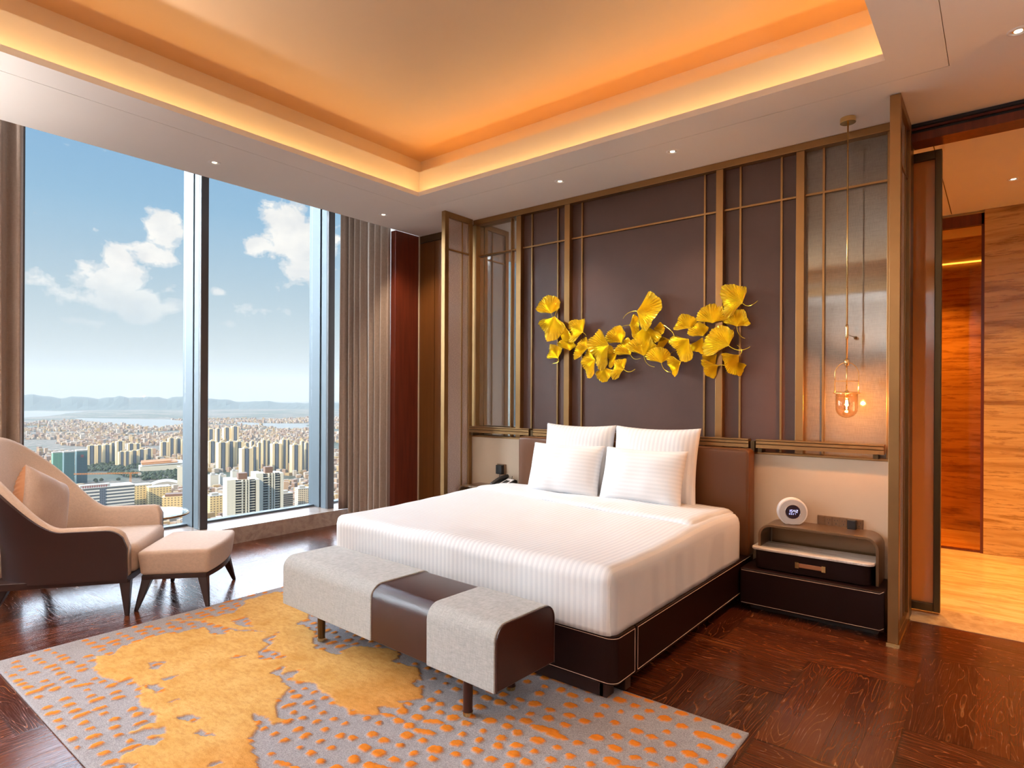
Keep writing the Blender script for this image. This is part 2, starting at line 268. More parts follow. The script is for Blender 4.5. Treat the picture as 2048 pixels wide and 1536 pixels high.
bn = t.add('ShaderNodeBump'); bn.inputs['Strength'].default_value = 0.3; bn.inputs['Distance'].default_value = 0.001; bn.invert = True
t.link(t.math('ADD', t.math('MULTIPLY', line, .7), t.math('ADD', t.math('MULTIPLY', fl, .5), edge)), bn.inputs['Height']); t.link(bn.outputs[0], p.inputs['Normal'])

# veined stone
def stone(name, base_c, vein_c, light_c, scale, rough=0.2, warp=(0.5, 0.5, 5.0), rot=(0, 0, 0), k=0.8):
    mt, t, out = new_mat(name)
    p = t.add('ShaderNodeBsdfPrincipled'); t.link(p.outputs[0], out.inputs[0])
    tcn = t.add('ShaderNodeTexCoord'); v = t.mapping(tcn.outputs['Object'], warp, rot)
    n = t.noise(v, scale, 8, .62, 0.5)
    cc = t.ramp(n, [(0.25, vein_c), (0.43, base_c), (0.56, light_c), (0.64, base_c), (0.78, vein_c)])
    n3 = t.noise(v, scale * 3.3, 6, .7)
    cc2 = t.mix(t.ramp(n3, [(0.53, (0, 0, 0)), (0.60, (k, k, k)), (0.67, (0, 0, 0))]), cc, vein_c)
    t.link(cc2, p.inputs['Base Color']); p.inputs['Roughness'].default_value = rough
    return mt
stone('travertine', (0.56, 0.34, 0.12), (0.22, 0.085, 0.020), (0.70, 0.47, 0.20), 2.0, 0.22, (0.42, 0.42, 4.6), k=.65)
stone('marble_floor', (0.70, 0.47, 0.24), (0.42, 0.22, 0.09), (0.85, 0.65, 0.40), 1.6, 0.12, (0.6, 3.4, 1), (0, 0, 0.85), .5)
stone('marble_slab', (0.66, 0.58, 0.50), (0.28, 0.20, 0.15), (0.82, 0.77, 0.72), 2.2, 0.2, (0.8, 5, 1), (0, 0, 0.2), .4)
stone('sill_stone', (0.40, 0.30, 0.25), (0.27, 0.19, 0.15), (0.50, 0.40, 0.34), 6.0, 0.28, (1, 1, 1), k=.3)
stone('threshold_stone', (0.50, 0.35, 0.22), (0.34, 0.22, 0.12), (0.60, 0.45, 0.30), 6.0, 0.25, (1, 1, 1), k=.3)

# fine metal mesh laminated in glass
def mesh_glass(name, color, coatw=0.22, rough=0.04, spec=0.5):
    mt, t, out = new_mat(name)
    p = t.add('ShaderNodeBsdfPrincipled'); t.link(p.outputs[0], out.inputs[0])
    tcn = t.add('ShaderNodeTexCoord')
    a = t.noise(t.mapping(tcn.outputs['Object'], (14, 14, 300)), 1.0, 3, .7)
    b = t.noise(t.mapping(tcn.outputs['Object'], (260, 260, 20)), 1.0, 3, .7)
    wv = t.math('MULTIPLY', t.math('ADD', a, b), 0.5)
    t.link(t.ramp(wv, [(0.35, tuple(c * .72 for c in color)), (0.65, tuple(c * 1.25 for c in color))]), p.inputs['Base Color'])
    p.inputs['Roughness'].default_value = 0.6
    gl = t.add('ShaderNodeBsdfGlossy'); gl.inputs['Roughness'].default_value = rough; gl.inputs[0].default_value = (.92, .95, .93, 1)
    lw = t.add('ShaderNodeLayerWeight'); lw.inputs[0].default_value = 0.5
    mx = t.add('ShaderNodeMixShader'); t.link(t.math('ADD', coatw, t.math('MULTIPLY', t.math('POWER', lw.outputs['Facing'], 3.0), 0.5)), mx.inputs[0])
    t.link(p.outputs[0], mx.inputs[1]); t.link(gl.outputs[0], mx.inputs[2]); t.link(mx.outputs[0], out.inputs[0])
    return mt
mesh_glass('mesh_glass_grey', (0.145, 0.120, 0.095), 0.12)
mesh_glass('mesh_glass_mirror', (0.20, 0.19, 0.165), 0.60)
mesh_glass('mesh_glass_rose', (0.42, 0.33, 0.29), 0.05)
mesh_glass('mesh_glass_amber', (0.55, 0.27, 0.08), 0.06)

# see-through rose mesh of the partitions
mt, t, out = new_mat('mesh_glass_sheer')
tc_ = t.add('ShaderNodeTexCoord'); nz_ = t.noise(t.mapping(tc_.outputs['Object'], (14, 60, 240)), 1.0, 3, .7)
df = t.add('ShaderNodeBsdfDiffuse'); t.link(t.ramp(nz_, [(.35, (.40, .31, .28)), (.65, (.60, .49, .45))]), df.inputs[0])
tr = t.add('ShaderNodeBsdfTransparent'); tr.inputs[0].default_value = (.92, .88, .86, 1)
gl = t.add('ShaderNodeBsdfGlossy'); gl.inputs['Roughness'].default_value = .04
m1 = t.add('ShaderNodeMixShader'); m1.inputs[0].default_value = .45; t.link(df.outputs[0], m1.inputs[1]); t.link(tr.outputs[0], m1.inputs[2])
m2 = t.add('ShaderNodeMixShader'); m2.inputs[0].default_value = .06; t.link(m1.outputs[0], m2.inputs[1]); t.link(gl.outputs[0], m2.inputs[2]); t.link(m2.outputs[0], out.inputs[0])

# amber mesh door lets the bathroom light glow through
mt, t, out = new_mat('amber_translucent')
df = t.add('ShaderNodeBsdfDiffuse'); df.inputs[0].default_value = (.55, .30, .10, 1)
tl = t.add('ShaderNodeBsdfTranslucent'); tl.inputs[0].default_value = (.80, .50, .20, 1)
gl = t.add('ShaderNodeBsdfGlossy'); gl.inputs['Roughness'].default_value = .05
m1 = t.add('ShaderNodeMixShader'); m1.inputs[0].default_value = .5; t.link(df.outputs[0], m1.inputs[1]); t.link(tl.outputs[0], m1.inputs[2])
m2 = t.add('ShaderNodeMixShader'); m2.inputs[0].default_value = .07; t.link(m1.outputs[0], m2.inputs[1]); t.link(gl.outputs[0], m2.inputs[2]); t.link(m2.outputs[0], out.inputs[0])

def clear_glass(name, tint=(1, 1, 1), ior=1.45, refl=1.0):
    mt, t, out = new_mat(name)
    tr = t.add('ShaderNodeBsdfTransparent'); tr.inputs[0].default_value = tuple(tint) + (1,)
    gl = t.add('ShaderNodeBsdfGlossy'); gl.inputs['Roughness'].default_value = 0.0
    fr = t.add('ShaderNodeLayerWeight'); fr.inputs[0].default_value = 0.5
    f0 = ((ior - 1) / (ior + 1)) ** 2
    ff = t.math('ADD', f0, t.math('MULTIPLY', t.math('POWER', fr.outputs['Facing'], 5.0), 1 - f0))
    mx = t.add('ShaderNodeMixShader'); t.link(t.math('MULTIPLY', ff, refl), mx.inputs[0])
    t.link(tr.outputs[0], mx.inputs[1]); t.link(gl.outputs[0], mx.inputs[2]); t.link(mx.outputs[0], out.inputs[0])
    return mt
clear_glass('window_glass', (0.97, 0.985, 0.98), 1.2, 0.6)
clear_glass('cup_glass', (0.99, 0.90, 0.78), 1.5, 1.0)
clear_glass('table_glass', (0.80, 0.86, 0.86), 1.6, 1.2)
clear_glass('amber_glass', (0.93, 0.72, 0.42), 1.35, 0.7)
LED = (1.0, 0.50, 0.12)
emis('led_low', (1.0, 0.58, 0.20), 11.0)
emis('led_high', (1.0, 0.34, 0.035), 7.5)
emis('led_high_dim', (1.0, 0.34, 0.045), 2.4)
emis('led_bath', (1.0, 0.62, 0.2), 2.2)
emis('lamp_face', (1.0, 0.80, 0.55), 4.0)
emis('filament', (1.0, 0.55, 0.16), 60.0)

# rug
mt, t, out = new_mat('rug_wool')
p = t.add('ShaderNodeBsdfPrincipled'); t.link(p.outputs[0], out.inputs[0])
at = t.add('ShaderNodeAttribute'); at.attribute_name = 'pile'
tcn = t.add('ShaderNodeTexCoord')
nb = t.noise(tcn.outputs['Object'], 260, 3, .8); ng = t.noise(tcn.outputs['Object'], 5, 5, .7)
nf = t.noise(tcn.outputs['Object'], 120, 3, .7)
grey = t.ramp(nb, [(0.35, (0.22, 0.21, 0.225)), (0.65, (0.48, 0.46, 0.485))])
at2 = t.add('ShaderNodeAttribute'); at2.attribute_name = 'warm'
gold = t.mix(at2.outputs['Fac'], t.ramp(ng, [(0.3, (0.64, 0.36, 0.095)), (0.7, (0.82, 0.54, 0.20))]), (0.80, 0.245, 0.022))
nm = t.noise(t.mapping(tcn.outputs['Object'], (1, 2.2, 1)), 22, 4, .7)
gold = t.mix(t.ramp(nm, [(0.42, (.0, .0, .0)), (0.68, (.45, .45, .45))]), gold, (0.42, 0.175, 0.03))
gold = t.mix(t.math('MULTIPLY', nf, 0.3), gold, (0.42, 0.14, 0.02))
t.link(t.mix(at.outputs['Fac'], grey, gold), p.inputs['Base Color'])
p.inputs['Roughness'].default_value = 1.0; p.inputs['Specular IOR Level'].default_value = 0.1
bn = t.add('ShaderNodeBump'); bn.inputs['Strength'].default_value = 0.5; bn.inputs['Distance'].default_value = 0.004
t.link(t.math('ADD', nb, nf), bn.inputs['Height']); t.link(bn.outputs[0], p.inputs['Normal'])

# city materials
def facade(name, wall, glass, fh=3.0, fw=3.2, win=(0.5, 0.6), band=False):
    mt, t, out = new_mat(name)
    p = t.add('ShaderNodeBsdfPrincipled'); t.link(p.outputs[0], out.inputs[0])
    tcn = t.add('ShaderNodeTexCoord'); s = t.add('ShaderNodeSeparateXYZ'); t.link(tcn.outputs['Object'], s.inputs[0])
    z = t.math('FRACT', t.math('DIVIDE', s.outputs[2], fh))
    h_ = t.math('FRACT', t.math('ADD', t.math('DIVIDE', s.outputs[0], fw), t.math('DIVIDE', s.outputs[1], fw)))
    a = t.math('LESS_THAN', z, win[1]); b = t.math('LESS_THAN', h_, win[0]) if not band else 1.0
    k = t.math('MULTIPLY', a, b)
    ge = t.add('ShaderNodeNewGeometry'); sn = t.add('ShaderNodeSeparateXYZ'); t.link(ge.outputs['Normal'], sn.inputs[0])
    k = t.math('MULTIPLY', k, t.math('LESS_THAN', sn.outputs[2], 0.5))
    t.link(t.mix(k, wall, glass), p.inputs['Base Color']); p.inputs['Roughness'].default_value = 0.6
    return mt
facade('facade_cream', (0.84, 0.70, 0.45), (0.50, 0.42, 0.32), 3.0, 3.6, (0.35, 0.5))
facade('facade_slate_shade', (0.15, 0.19, 0.27), (0.05, 0.07, 0.11), 3.0, 2.6, (0.6, 0.6))  # slate blue; on the towers it paints in shaded sides and recesses
facade('facade_white', (0.76, 0.76, 0.70), (0.68, 0.70, 0.66), 3.2, 4.5, (0.25, 0.4))
facade('facade_windows', (0.80, 0.70, 0.55), (0.06, 0.05, 0.05), 3.2, 3.0, (0.55, 0.6))
facade('facade_balcony', (0.50, 0.45, 0.36), (0.030, 0.035, 0.045), 3.2, 60, (1.0, 0.78), True)
facade('facade_bands', (0.85, 0.85, 0.84), (0.10, 0.13, 0.17), 5.4, 60, (1.0, 0.5), True)
facade('facade_green', (0.13, 0.33, 0.24), (0.07, 0.20, 0.17), 3.4, 9, (0.8, 0.3))
facade('facade_greendark', (0.05, 0.15, 0.17), (0.03, 0.09, 0.12), 3.4, 9, (0.8, 0.3))
facade('facade_yellow', (0.85, 0.66, 0.34), (0.25, 0.20, 0.14), 4.0, 5, (0.5, 0.45))
pbr('roof_white', (0.46, 0.45, 0.43), 0.6)
pbr('roof_orange', (0.50, 0.20, 0.03), 0.6)
pbr('roof_brown', (0.22, 0.12, 0.08), 0.7)
pbr('sign_red', (0.35, 0.10, 0.10), 0.7)
pbr('crane_orange', (0.70, 0.30, 0.06), 0.6)
pbr('tree_green', (0.035, 0.060, 0.022), 0.9, var=0.4, vscale=0.05)
pbr('hill_green', (0.05, 0.085, 0.08), 1.0)
pbr('river_water', (0.26, 0.27, 0.26), 0.7, spec=0.05)
LOW = [pbr('low_rise_a', (0.48, 0.35, 0.26), .8), pbr('low_rise_b', (0.38, 0.26, 0.20), .8), pbr('low_rise_c', (0.52, 0.46, 0.41), .8), pbr('low_rise_d', (0.46, 0.33, 0.17), .8)]
mt, t, out = new_mat('city_ground')
p = t.add('ShaderNodeBsdfPrincipled'); t.link(p.outputs[0], out.inputs[0]); p.inputs['Roughness'].default_value = 0.95
tcn = t.add('ShaderNodeTexCoord')
a = t.noise(tcn.outputs['Object'], 0.0022, 6, .65); b = t.noise(tcn.outputs['Object'], 0.035, 4, .8)
t1 = t.ramp(b, [(0.38, (0.07, 0.075, 0.05)), (0.52, (0.16, 0.13, 0.10)), (0.62, (0.26, 0.21, 0.16))])
t2 = t.ramp(b, [(0.4, (0.03, 0.05, 0.025)), (0.7, (0.07, 0.09, 0.05))])
t.link(t.mix(t.ramp(a, [(0.46, (0, 0, 0)), (0.52, (1, 1, 1))]), t2, t1), p.inputs['Base Color'])

# ------------------------------------------------------------------ object helpers
def put(o, parent=None):
    col.objects.link(o)
    if parent is not None: o.parent = parent
    return o
def thing(name, label, cat, loc=(0, 0, 0), rotz=0.0, group=None, kind=None):
    o = bpy.data.objects.new(name, None); o.empty_display_size = 0.1
    o.location = loc; o.rotation_euler = (0, 0, rotz); col.objects.link(o)
    tag(o, label, cat, group, kind); return o
def tag(o, label=None, cat=None, group=None, kind=None):
    if label: o['label'] = label
    if cat: o['category'] = cat
    if group: o['group'] = group
    if kind: o['kind'] = kind
    return o
def obj(name, bm, mat, parent=None, smooth=False, bevel=0.0, seg=2, subsurf=0, solid=0.0, origin=None, auto=None):
    """bm in the parent's local frame; origin moves the object's origin"""
    if origin is not None:
        bmesh.ops.translate(bm, vec=-Vector(origin), verts=bm.verts)
    bmesh.ops.recalc_face_normals(bm, faces=bm.faces)
    me = bpy.data.meshes.new(name); bm.to_mesh(me); bm.free()
    mats = mat if isinstance(mat, (list, tuple)) else [mat]
    for mm in mats: me.materials.append(MAT[mm] if isinstance(mm, str) else mm)
    if smooth:
        me.shade_smooth()
    o = bpy.data.objects.new(name, me)
    if origin is not None: o.location = origin
    put(o, parent)
    if solid:
        md = o.modifiers.new('solid', 'SOLIDIFY'); md.thickness = solid; md.offset = 0
    if bevel > 0:
        md = o.modifiers.new('bevel', 'BEVEL'); md.width = bevel; md.segments = seg; md.limit_method = 'ANGLE'; md.angle_limit = math.radians(40)
        if seg > 1 or smooth:
            me.shade_smooth(); md.harden_normals = True
    if subsurf:
        md = o.modifiers.new('sub', 'SUBSURF'); md.levels = subsurf; md.render_levels = subsurf
    return o
def struct(name, bm, mat, parent=None, **kw):
    o = obj(name, bm, mat, parent, **kw)
    if parent is None: o['kind'] = 'structure'
    return o
def B(*boxes, bm=None, mi=0):
    bm = bm or bmesh.new()
    for b in boxes:
        x0, x1, y0, y1, z0, z1 = b[:6]
        vs = [bm.verts.new(v) for v in ((x0, y0, z0), (x1, y0, z0), (x1, y1, z0), (x0, y1, z0), (x0, y0, z1), (x1, y0, z1), (x1, y1, z1), (x0, y1, z1))]
        for f in ((0, 3, 2, 1), (4, 5, 6, 7), (0, 1, 5, 4), (1, 2, 6, 5), (2, 3, 7, 6), (3, 0, 4, 7)):
            fc = bm.faces.new([vs[i] for i in f]); fc.material_index = b[6] if len(b) > 6 else mi
    return bm
def prism(pts, z0, z1, bm=None, axis='z', mi=0):
    """extrude a polygon: axis z -> pts (x,y); axis y -> pts (x,z); axis x -> pts (y,z)"""
    bm = bm or bmesh.new()
    def P(p, h):
        return {'z': (p[0], p[1], h), 'y': (p[0], h, p[1]), 'x': (h, p[0], p[1])}[axis]
    a = [bm.verts.new(P(p, z0)) for p in pts]; b = [bm.verts.new(P(p, z1)) for p in pts]
    n = len(pts)
    fs = [bm.faces.new(a[::-1]), bm.faces.new(b)]
    for i in range(n): fs.append(bm.faces.new((a[i], a[(i + 1) % n], b[(i + 1) % n], b[i])))
    for f in fs: f.material_index = mi
    return bm
def tube(path, r, n=10, bm=None, closed=False, r1=None):
    bm = bm or bmesh.new()
    path = [Vector(p) for p in path]; N = len(path); rings = []
    up_ = Vector((0, 0, 1)); prev = None
    for i, p in enumerate(path):
        if closed: d = path[(i + 1) % N] - path[i - 1]
        else: d = path[min(i + 1, N - 1)] - path[max(i - 1, 0)]
        d.normalize()
        if prev is None:
            a = d.cross(up_)
            if a.length < 0.05: a = d.cross(Vector((0, 1, 0)))
        else: a = prev - d * prev.dot(d)
        a.normalize(); prev = a; b = d.cross(a)
        rr = r if r1 is None else r + (r1 - r) * i / max(1, N - 1)
        rings.append([bm.verts.new(p + a * rr * math.cos(2 * PI * k / n) + b * rr * math.sin(2 * PI * k / n)) for k in range(n)])
    for i in range(N if closed else N - 1):
        A, C = rings[i], rings[(i + 1) % N]
        for k in range(n): bm.faces.new((A[k], A[(k + 1) % n], C[(k + 1) % n], C[k]))
    if not closed:
        bm.faces.new(rings[0][::-1]); bm.faces.new(rings[-1])
    return bm
def lathe(profile, n=32, center=(0, 0, 0), bm=None, cap=True):
    bm = bm or bmesh.new(); cx, cy, cz = center; rings = []
    for (r, z) in profile:
        rings.append([bm.verts.new((cx + r * math.cos(2 * PI * k / n), cy + r * math.sin(2 * PI * k / n), cz + z)) for k in range(n)])
    for i in range(len(rings) - 1):
        for k in range(n): bm.faces.new((rings[i][k], rings[i][(k + 1) % n], rings[i + 1][(k + 1) % n], rings[i + 1][k]))
    if cap:
        bm.faces.new(rings[0][::-1]); bm.faces.new(rings[-1])
    return bm
def rbox(x0, x1, y0, y1, z0, z1, r, step=0.05, disp=None, bm=None):
    """rounded box with an even grid that can carry small folds"""
    bm = bm or bmesh.new()
    def axis_pts(a, b):
        L = [a, a + r * .15, a + r * .4, a + r * .7, a + r]
        n = max(1, int((b - a - 2 * r) / step))
        L += [a + r + (b - a - 2 * r) * i / n for i in range(1, n)]
        L += [b - r, b - r * .7, b - r * .4, b - r * .15, b]
        return L
    X, Y, Z = axis_pts(x0, x1), axis_pts(y0, y1), axis_pts(z0, z1)
    lo = Vector((x0 + r, y0 + r, z0 + r)); hi = Vector((x1 - r, y1 - r, z1 - r)); cache = {}
    def V(x, y, z):
        k = (round(x, 5), round(y, 5), round(z, 5))
        if k in cache: return cache[k]
        p_ = Vector((x, y, z)); q = Vector([min(max(p_[i], lo[i]), hi[i]) for i in range(3)]); d = p_ - q
        if d.length > 1e-9:
            d = d.normalized() * r
        o_ = q + d
        if disp: o_ = o_ + disp(o_, d.normalized() if d.length > 0 else Vector((0, 0, 1)))
        cache[k] = bm.verts.new(o_); return cache[k]
    def quad(a, b, c, d):
        f = [];
        for v in (a, b, c, d):
            if v not in f: f.append(v)
        if len(f) >= 3:
            try: bm.faces.new(f)
            except ValueError: pass
    for z in (z0, z1):
        for i in range(len(X) - 1):
            for j in range(len(Y) - 1): quad(V(X[i], Y[j], z), V(X[i + 1], Y[j], z), V(X[i + 1], Y[j + 1], z), V(X[i], Y[j + 1], z))
    for y in (y0, y1):
        for i in range(len(X) - 1):
            for j in range(len(Z) - 1): quad(V(X[i], y, Z[j]), V(X[i + 1], y, Z[j]), V(X[i + 1], y, Z[j + 1]), V(X[i], y, Z[j + 1]))
    for x in (x0, x1):
        for i in range(len(Y) - 1):
            for j in range(len(Z) - 1): quad(V(x, Y[i], Z[j]), V(x, Y[i + 1], Z[j]), V(x, Y[i + 1], Z[j + 1]), V(x, Y[i], Z[j + 1]))
    return bm
def pillow_bm(w_, h_, t_, seed=0, n=28, wr=0.006):
    """upright pillow, width x, height z, thickness y, with pinched corners"""
    bm = bmesh.new(); rnd = seed * 7.3
    def pt(u, v, s):
        ax = w_ / 2 * u * (1 - 0.055 * (1 - v * v) * abs(u)); az_ = h_ / 2 * v * (1 - 0.07 * (1 - u * u) * abs(v))
        th = t_ / 2 * (max(0, 1 - abs(u) ** 3.2) ** .55) * (max(0, 1 - abs(v) ** 3.2) ** .55)
        nn = noise.noise(Vector((ax * 7 + rnd, az_ * 7, s * 3))) * wr + noise.noise(Vector((ax * 26 + rnd, az_ * 8, s))) * wr * .5
        return Vector((ax, s * (th + nn * min(1, th * 25)), az_))
    G = {}
    for s in (-1, 1):
        for i in range(n + 1):
            for j in range(n + 1):
                u = math.sin((i / n - .5) * PI) * .5 + (i / n * 2 - 1) * .5; v = math.sin((j / n - .5) * PI) * .5 + (j / n * 2 - 1) * .5
                edge = i in (0, n) or j in (0, n)
                if edge and s == 1: G[(s, i, j)] = G[(-1, i, j)]
                else: G[(s, i, j)] = bm.verts.new(pt(u, v, s) if not edge else Vector((pt(u, v, 1).x, 0, pt(u, v, 1).z)))
        for i in range(n):
            for j in range(n): bm.faces.new((G[(s, i, j)], G[(s, i + 1, j)], G[(s, i + 1, j + 1)], G[(s, i, j + 1)]))
    return bm

# ================================================================== ROOM SHELL
YW = 4.80                 # panelled headboard wall, front of its leather
TX0, TX1, TY0, TY1 = -4.22, -0.50, -2.6, 3.88     # tray opening
# floor: herringbone of 1 x 2 blocks, four planks each
def floor_mesh():
    bm = bmesh.new(); uvg = bm.loops.layers.uv.new('grain'); uve = bm.loops.layers.uv.new('edge')
    tn = bm.faces.layers.float.new('tone')
    a = 0.505; x0, y0 = -0.34, 3.78; rnd = random.Random(4)
    X0, X1, Y0, Y1 = -6.02, 3.2, -4.0, 4.91
    for i in range(-13, 9):
        for j in range(-17, 4):
            k = (i - j) % 4
            if k == 0: bx, by, w_, d_, vert = i, j, 1, 2, True
            elif k == 2: bx, by, w_, d_, vert = i, j, 2, 1, False
            else: continue
            if k == 0: by = j - 0
            # vertical blocks cover (i,j-1),(i,j); horizontal cover (i,j),(i+1,j)
            if vert: by = j - 1
            xa, ya = x0 + bx * a, y0 + by * a; xb, yb = xa + w_ * a, ya + d_ * a
            bt = rnd.random() * .5
            for q in range(4):
                if vert: r = (xa + a * q / 4, xa + a * (q + 1) / 4, ya, yb)
                else: r = (xa, xb, ya + a * q / 4, ya + a * (q + 1) / 4)
                cx0, cx1, cy0, cy1 = max(r[0], X0), min(r[1], X1), max(r[2], Y0), min(r[3], Y1)
                if cx1 - cx0 < 1e-4 or cy1 - cy0 < 1e-4: continue
                vs = [bm.verts.new((x, y, 0)) for x, y in ((cx0, cy0), (cx1, cy0), (cx1, cy1), (cx0, cy1))]
                f = bm.faces.new(vs); f[tn] = bt + rnd.random() * .5
                ou, ov = rnd.random() * 50, rnd.random() * 50
                for lp in f.loops:
                    c = lp.vert.co
                    u_, v_ = (c.y, c.x) if vert else (c.x, c.y)
                    e0, e1 = ((c.y - r[2]) / (r[3] - r[2]), (c.x - r[0]) / (r[1] - r[0])) if vert else ((c.x - r[0]) / (r[1] - r[0]), (c.y - r[2]) / (r[3] - r[2]))
                    lp[uvg].uv = (u_ + ou, v_ + ov); lp[uve].uv = (e0, e1)
    return bm
bmf = floor_mesh()
for f in bmf.faces:
    pass
# verify winding up, then give the slab its underside
struct('floor', bmf, 'oak_blocks')
struct('floor_slab', B((-6.6, 3.3, -4.2, 8.8, -0.3, -0.004)), 'plaster')
# ceiling with tray opening; z H..H+0.30
def ring_boxes(x0, x1, y0, y1, X0, X1, Y0, Y1, z0, z1):
    return [(X0, x0, Y0, Y1, z0, z1), (x1, X1, Y0, Y1, z0, z1), (x0, x1, Y0, y0, z0, z1), (x0, x1, y1, Y1, z0, z1)]
g_ = 0.004
gx0, gx1, gy1 = -4.475, -0.228, 4.165
bmc = B(*ring_boxes(TX0, TX1, TY0, TY1, gx0 + g_, gx1 - g_, TY0 - .3, gy1 - g_, H, H + .04))
B(*ring_boxes(gx0, gx1, TY0 - .3, gy1, -5.27, 3.1, -4.1, 5.02, H, H + .04), bm=bmc)
B((gx0 - .01, gx1 + .01, TY0 - .31, gy1 + .01, H + .02, H + .04) , bm=bmesh.new()).free()
B((gx0 - .005, gx0 + .006, TY0, gy1, H + .012, H + .04), (gx1 - .006, gx1 + .005, TY0, gy1, H + .012, H + .04), (gx0, gx1, gy1 - .006, gy1 + .005, H + .012, H + .04), bm=bmc)
struct('ceiling', bmc, 'ceiling_white')
# raised band of the tray and the upper cove
ZB = 3.632; bx0, bx1, by0, by1 = -4.34, -0.38, TY0 - .12, 4.0
bmb = B(*ring_boxes(bx0, bx1, by0, by1, bx0 - .03, bx1 + .03, by0 - .03, by1 + .03, H + .035, ZB))
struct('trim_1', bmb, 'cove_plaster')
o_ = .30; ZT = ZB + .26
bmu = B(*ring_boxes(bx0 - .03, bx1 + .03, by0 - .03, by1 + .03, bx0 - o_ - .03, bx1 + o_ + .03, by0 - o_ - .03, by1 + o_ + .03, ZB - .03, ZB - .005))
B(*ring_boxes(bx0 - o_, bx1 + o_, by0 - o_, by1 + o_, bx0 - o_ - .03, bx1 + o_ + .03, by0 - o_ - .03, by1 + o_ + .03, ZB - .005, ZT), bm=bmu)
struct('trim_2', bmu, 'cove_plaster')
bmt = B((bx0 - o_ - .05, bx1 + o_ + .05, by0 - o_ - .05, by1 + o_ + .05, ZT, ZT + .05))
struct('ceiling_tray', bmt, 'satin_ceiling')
def strips(name, x0, x1, y0, y1, z, w_, mat, label, mat_west=None):
    t_ = thing(name, label, 'light', ((x0 + x1) / 2, (y0 + y1) / 2, z))
    for b in ((x0 - w_ / 2, x0 + w_ / 2, y0, y1), (x1 - w_ / 2, x1 + w_ / 2, y0, y1), (x0, x1, y0 - w_ / 2, y0 + w_ / 2), (x0, x1, y1 - w_ / 2, y1 + w_ / 2)):
        mm = mat_west if (mat_west and b[1] < x0 + .1) else mat
        obj('led_strip', B((b[0] - (x0 + x1) / 2, b[1] - (x0 + x1) / 2, b[2] - (y0 + y1) / 2, b[3] - (y0 + y1) / 2, 0, .006)), mm, t_)
strips('cove_light', TX0 - .045, TX1 + .045, TY0 - .045, TY1 + .045, H + .041, .02, 'led_low', 'warm hidden light strip glowing behind the lower lip of the ceiling tray')
strips('cove_light', bx0 - .10, bx1 + .10, by0 - .10, by1 + .10, ZB - .004, .03, 'led_high', 'warm hidden light strip above the pale band under the gold tray ceiling', 'led_high_dim')
# curtain pocket and slab over everything
struct('ceiling_pocket', B((-6.6, -5.27, -4.1, 5.4, 4.0, 4.1), (-5.27, -5.23, -4.1, 5.02, H + .04, 4.1)), 'ceiling_white')
struct('ceiling_slab', B((-6.6, 3.3, -4.2, 8.8, 4.1, 4.3)), 'plaster')
# outer walls
struct('wall_rear', B((-6.6, 3.3, -4.2, -4.0, -0.3, 4.2)), 'plaster')
struct('wall_right', B((3.1, 3.3, -4.2, 8.8, -0.3, 4.2)), 'cream_panel')
struct('wall_headboard', B((-5.26, -0.60, 4.93, 5.03, 0, H + .5)), 'plaster')
struct('wall_corner_pier', B((-5.36, -5.28, 4.93, 5.4, 0, 4.0)), 'plaster')
struct('wall_window_end', B((-6.6, -5.2, 5.4, 5.5, -.3, 4.2)), 'plaster')
# window wall: stone sill, mullions, glass
struct('sill_1', B((-6.6, -6.02, -4.0, 5.3, 0, .164)), 'sill_stone')
struct('window_frame_bottom', B((-6.56, -6.46, -4.0, 5.3, .164, .185)), 'mullion_metal')
struct('window_frame_top', B((-6.60, -6.42, -4.0, 5.3, 3.93, 4.0)), 'mullion_metal')
ys = [2.80 - 1.47 * k for k in range(5)] + [4.268]
for k, y in enumerate(sorted(ys)):
    w_ = .075 if y < 4 else .085
    bm = B((-6.31, -6.21, y, y + w_, .164, 4.0, 0), (-6.21, -6.17, y, y + w_, .164, 4.0, 1), (-6.57, -6.35, y + .004, y + w_ - .004, .164, 4.0, 0), (-6.35, -6.31, y + .02, y + w_ - .02, .164, 4.0, 2))
    B((-6.172, -6.168, y + .002, y + w_ - .002, .164, 4.0, 1), bm=bm)
    o = struct('window_mullion', bm, ['mullion_metal', 'mullion_unlit', 'gasket'], bevel=.003, seg=1)
yy = sorted(ys) + [5.3]; last = -4.0
for k, y in enumerate(yy):
    struct('window_%d' % (k + 1), B((-6.515, -6.505, last, y, .18, 3.95)), 'window_glass')
    last = y + (.075 if y < 4 else .085)
# red timber return and bronze lacquered wardrobe fronts in the corner
struct('wall_return', B((-5.36, -5.28, 4.52, 4.90, 0, H)), 'red_wood')
struct('trim_corner', B((-5.282, -5.268, 4.862, 4.876, 0, H)), 'cream_panel')
t_ = thing('wardrobe', 'tall amber bronze lacquered wardrobe fronts in the corner beside the curtain', 'wardrobe', (-4.95, 4.88, 0))
obj('door', B((-5.275 + 4.95, -5.032 + 4.95, 0, .04, .01, H - .085)), 'amber_lacquer', t_)
obj('door', B((-5.026 + 4.95, -4.36 + 4.95, 0, .04, .01, H - .085)), 'amber_lacquer', t_)
obj('header', B((-5.275 + 4.95, -4.36 + 4.95, -.005, .045, H - .08, H - .002)), 'dark_bronze', t_)

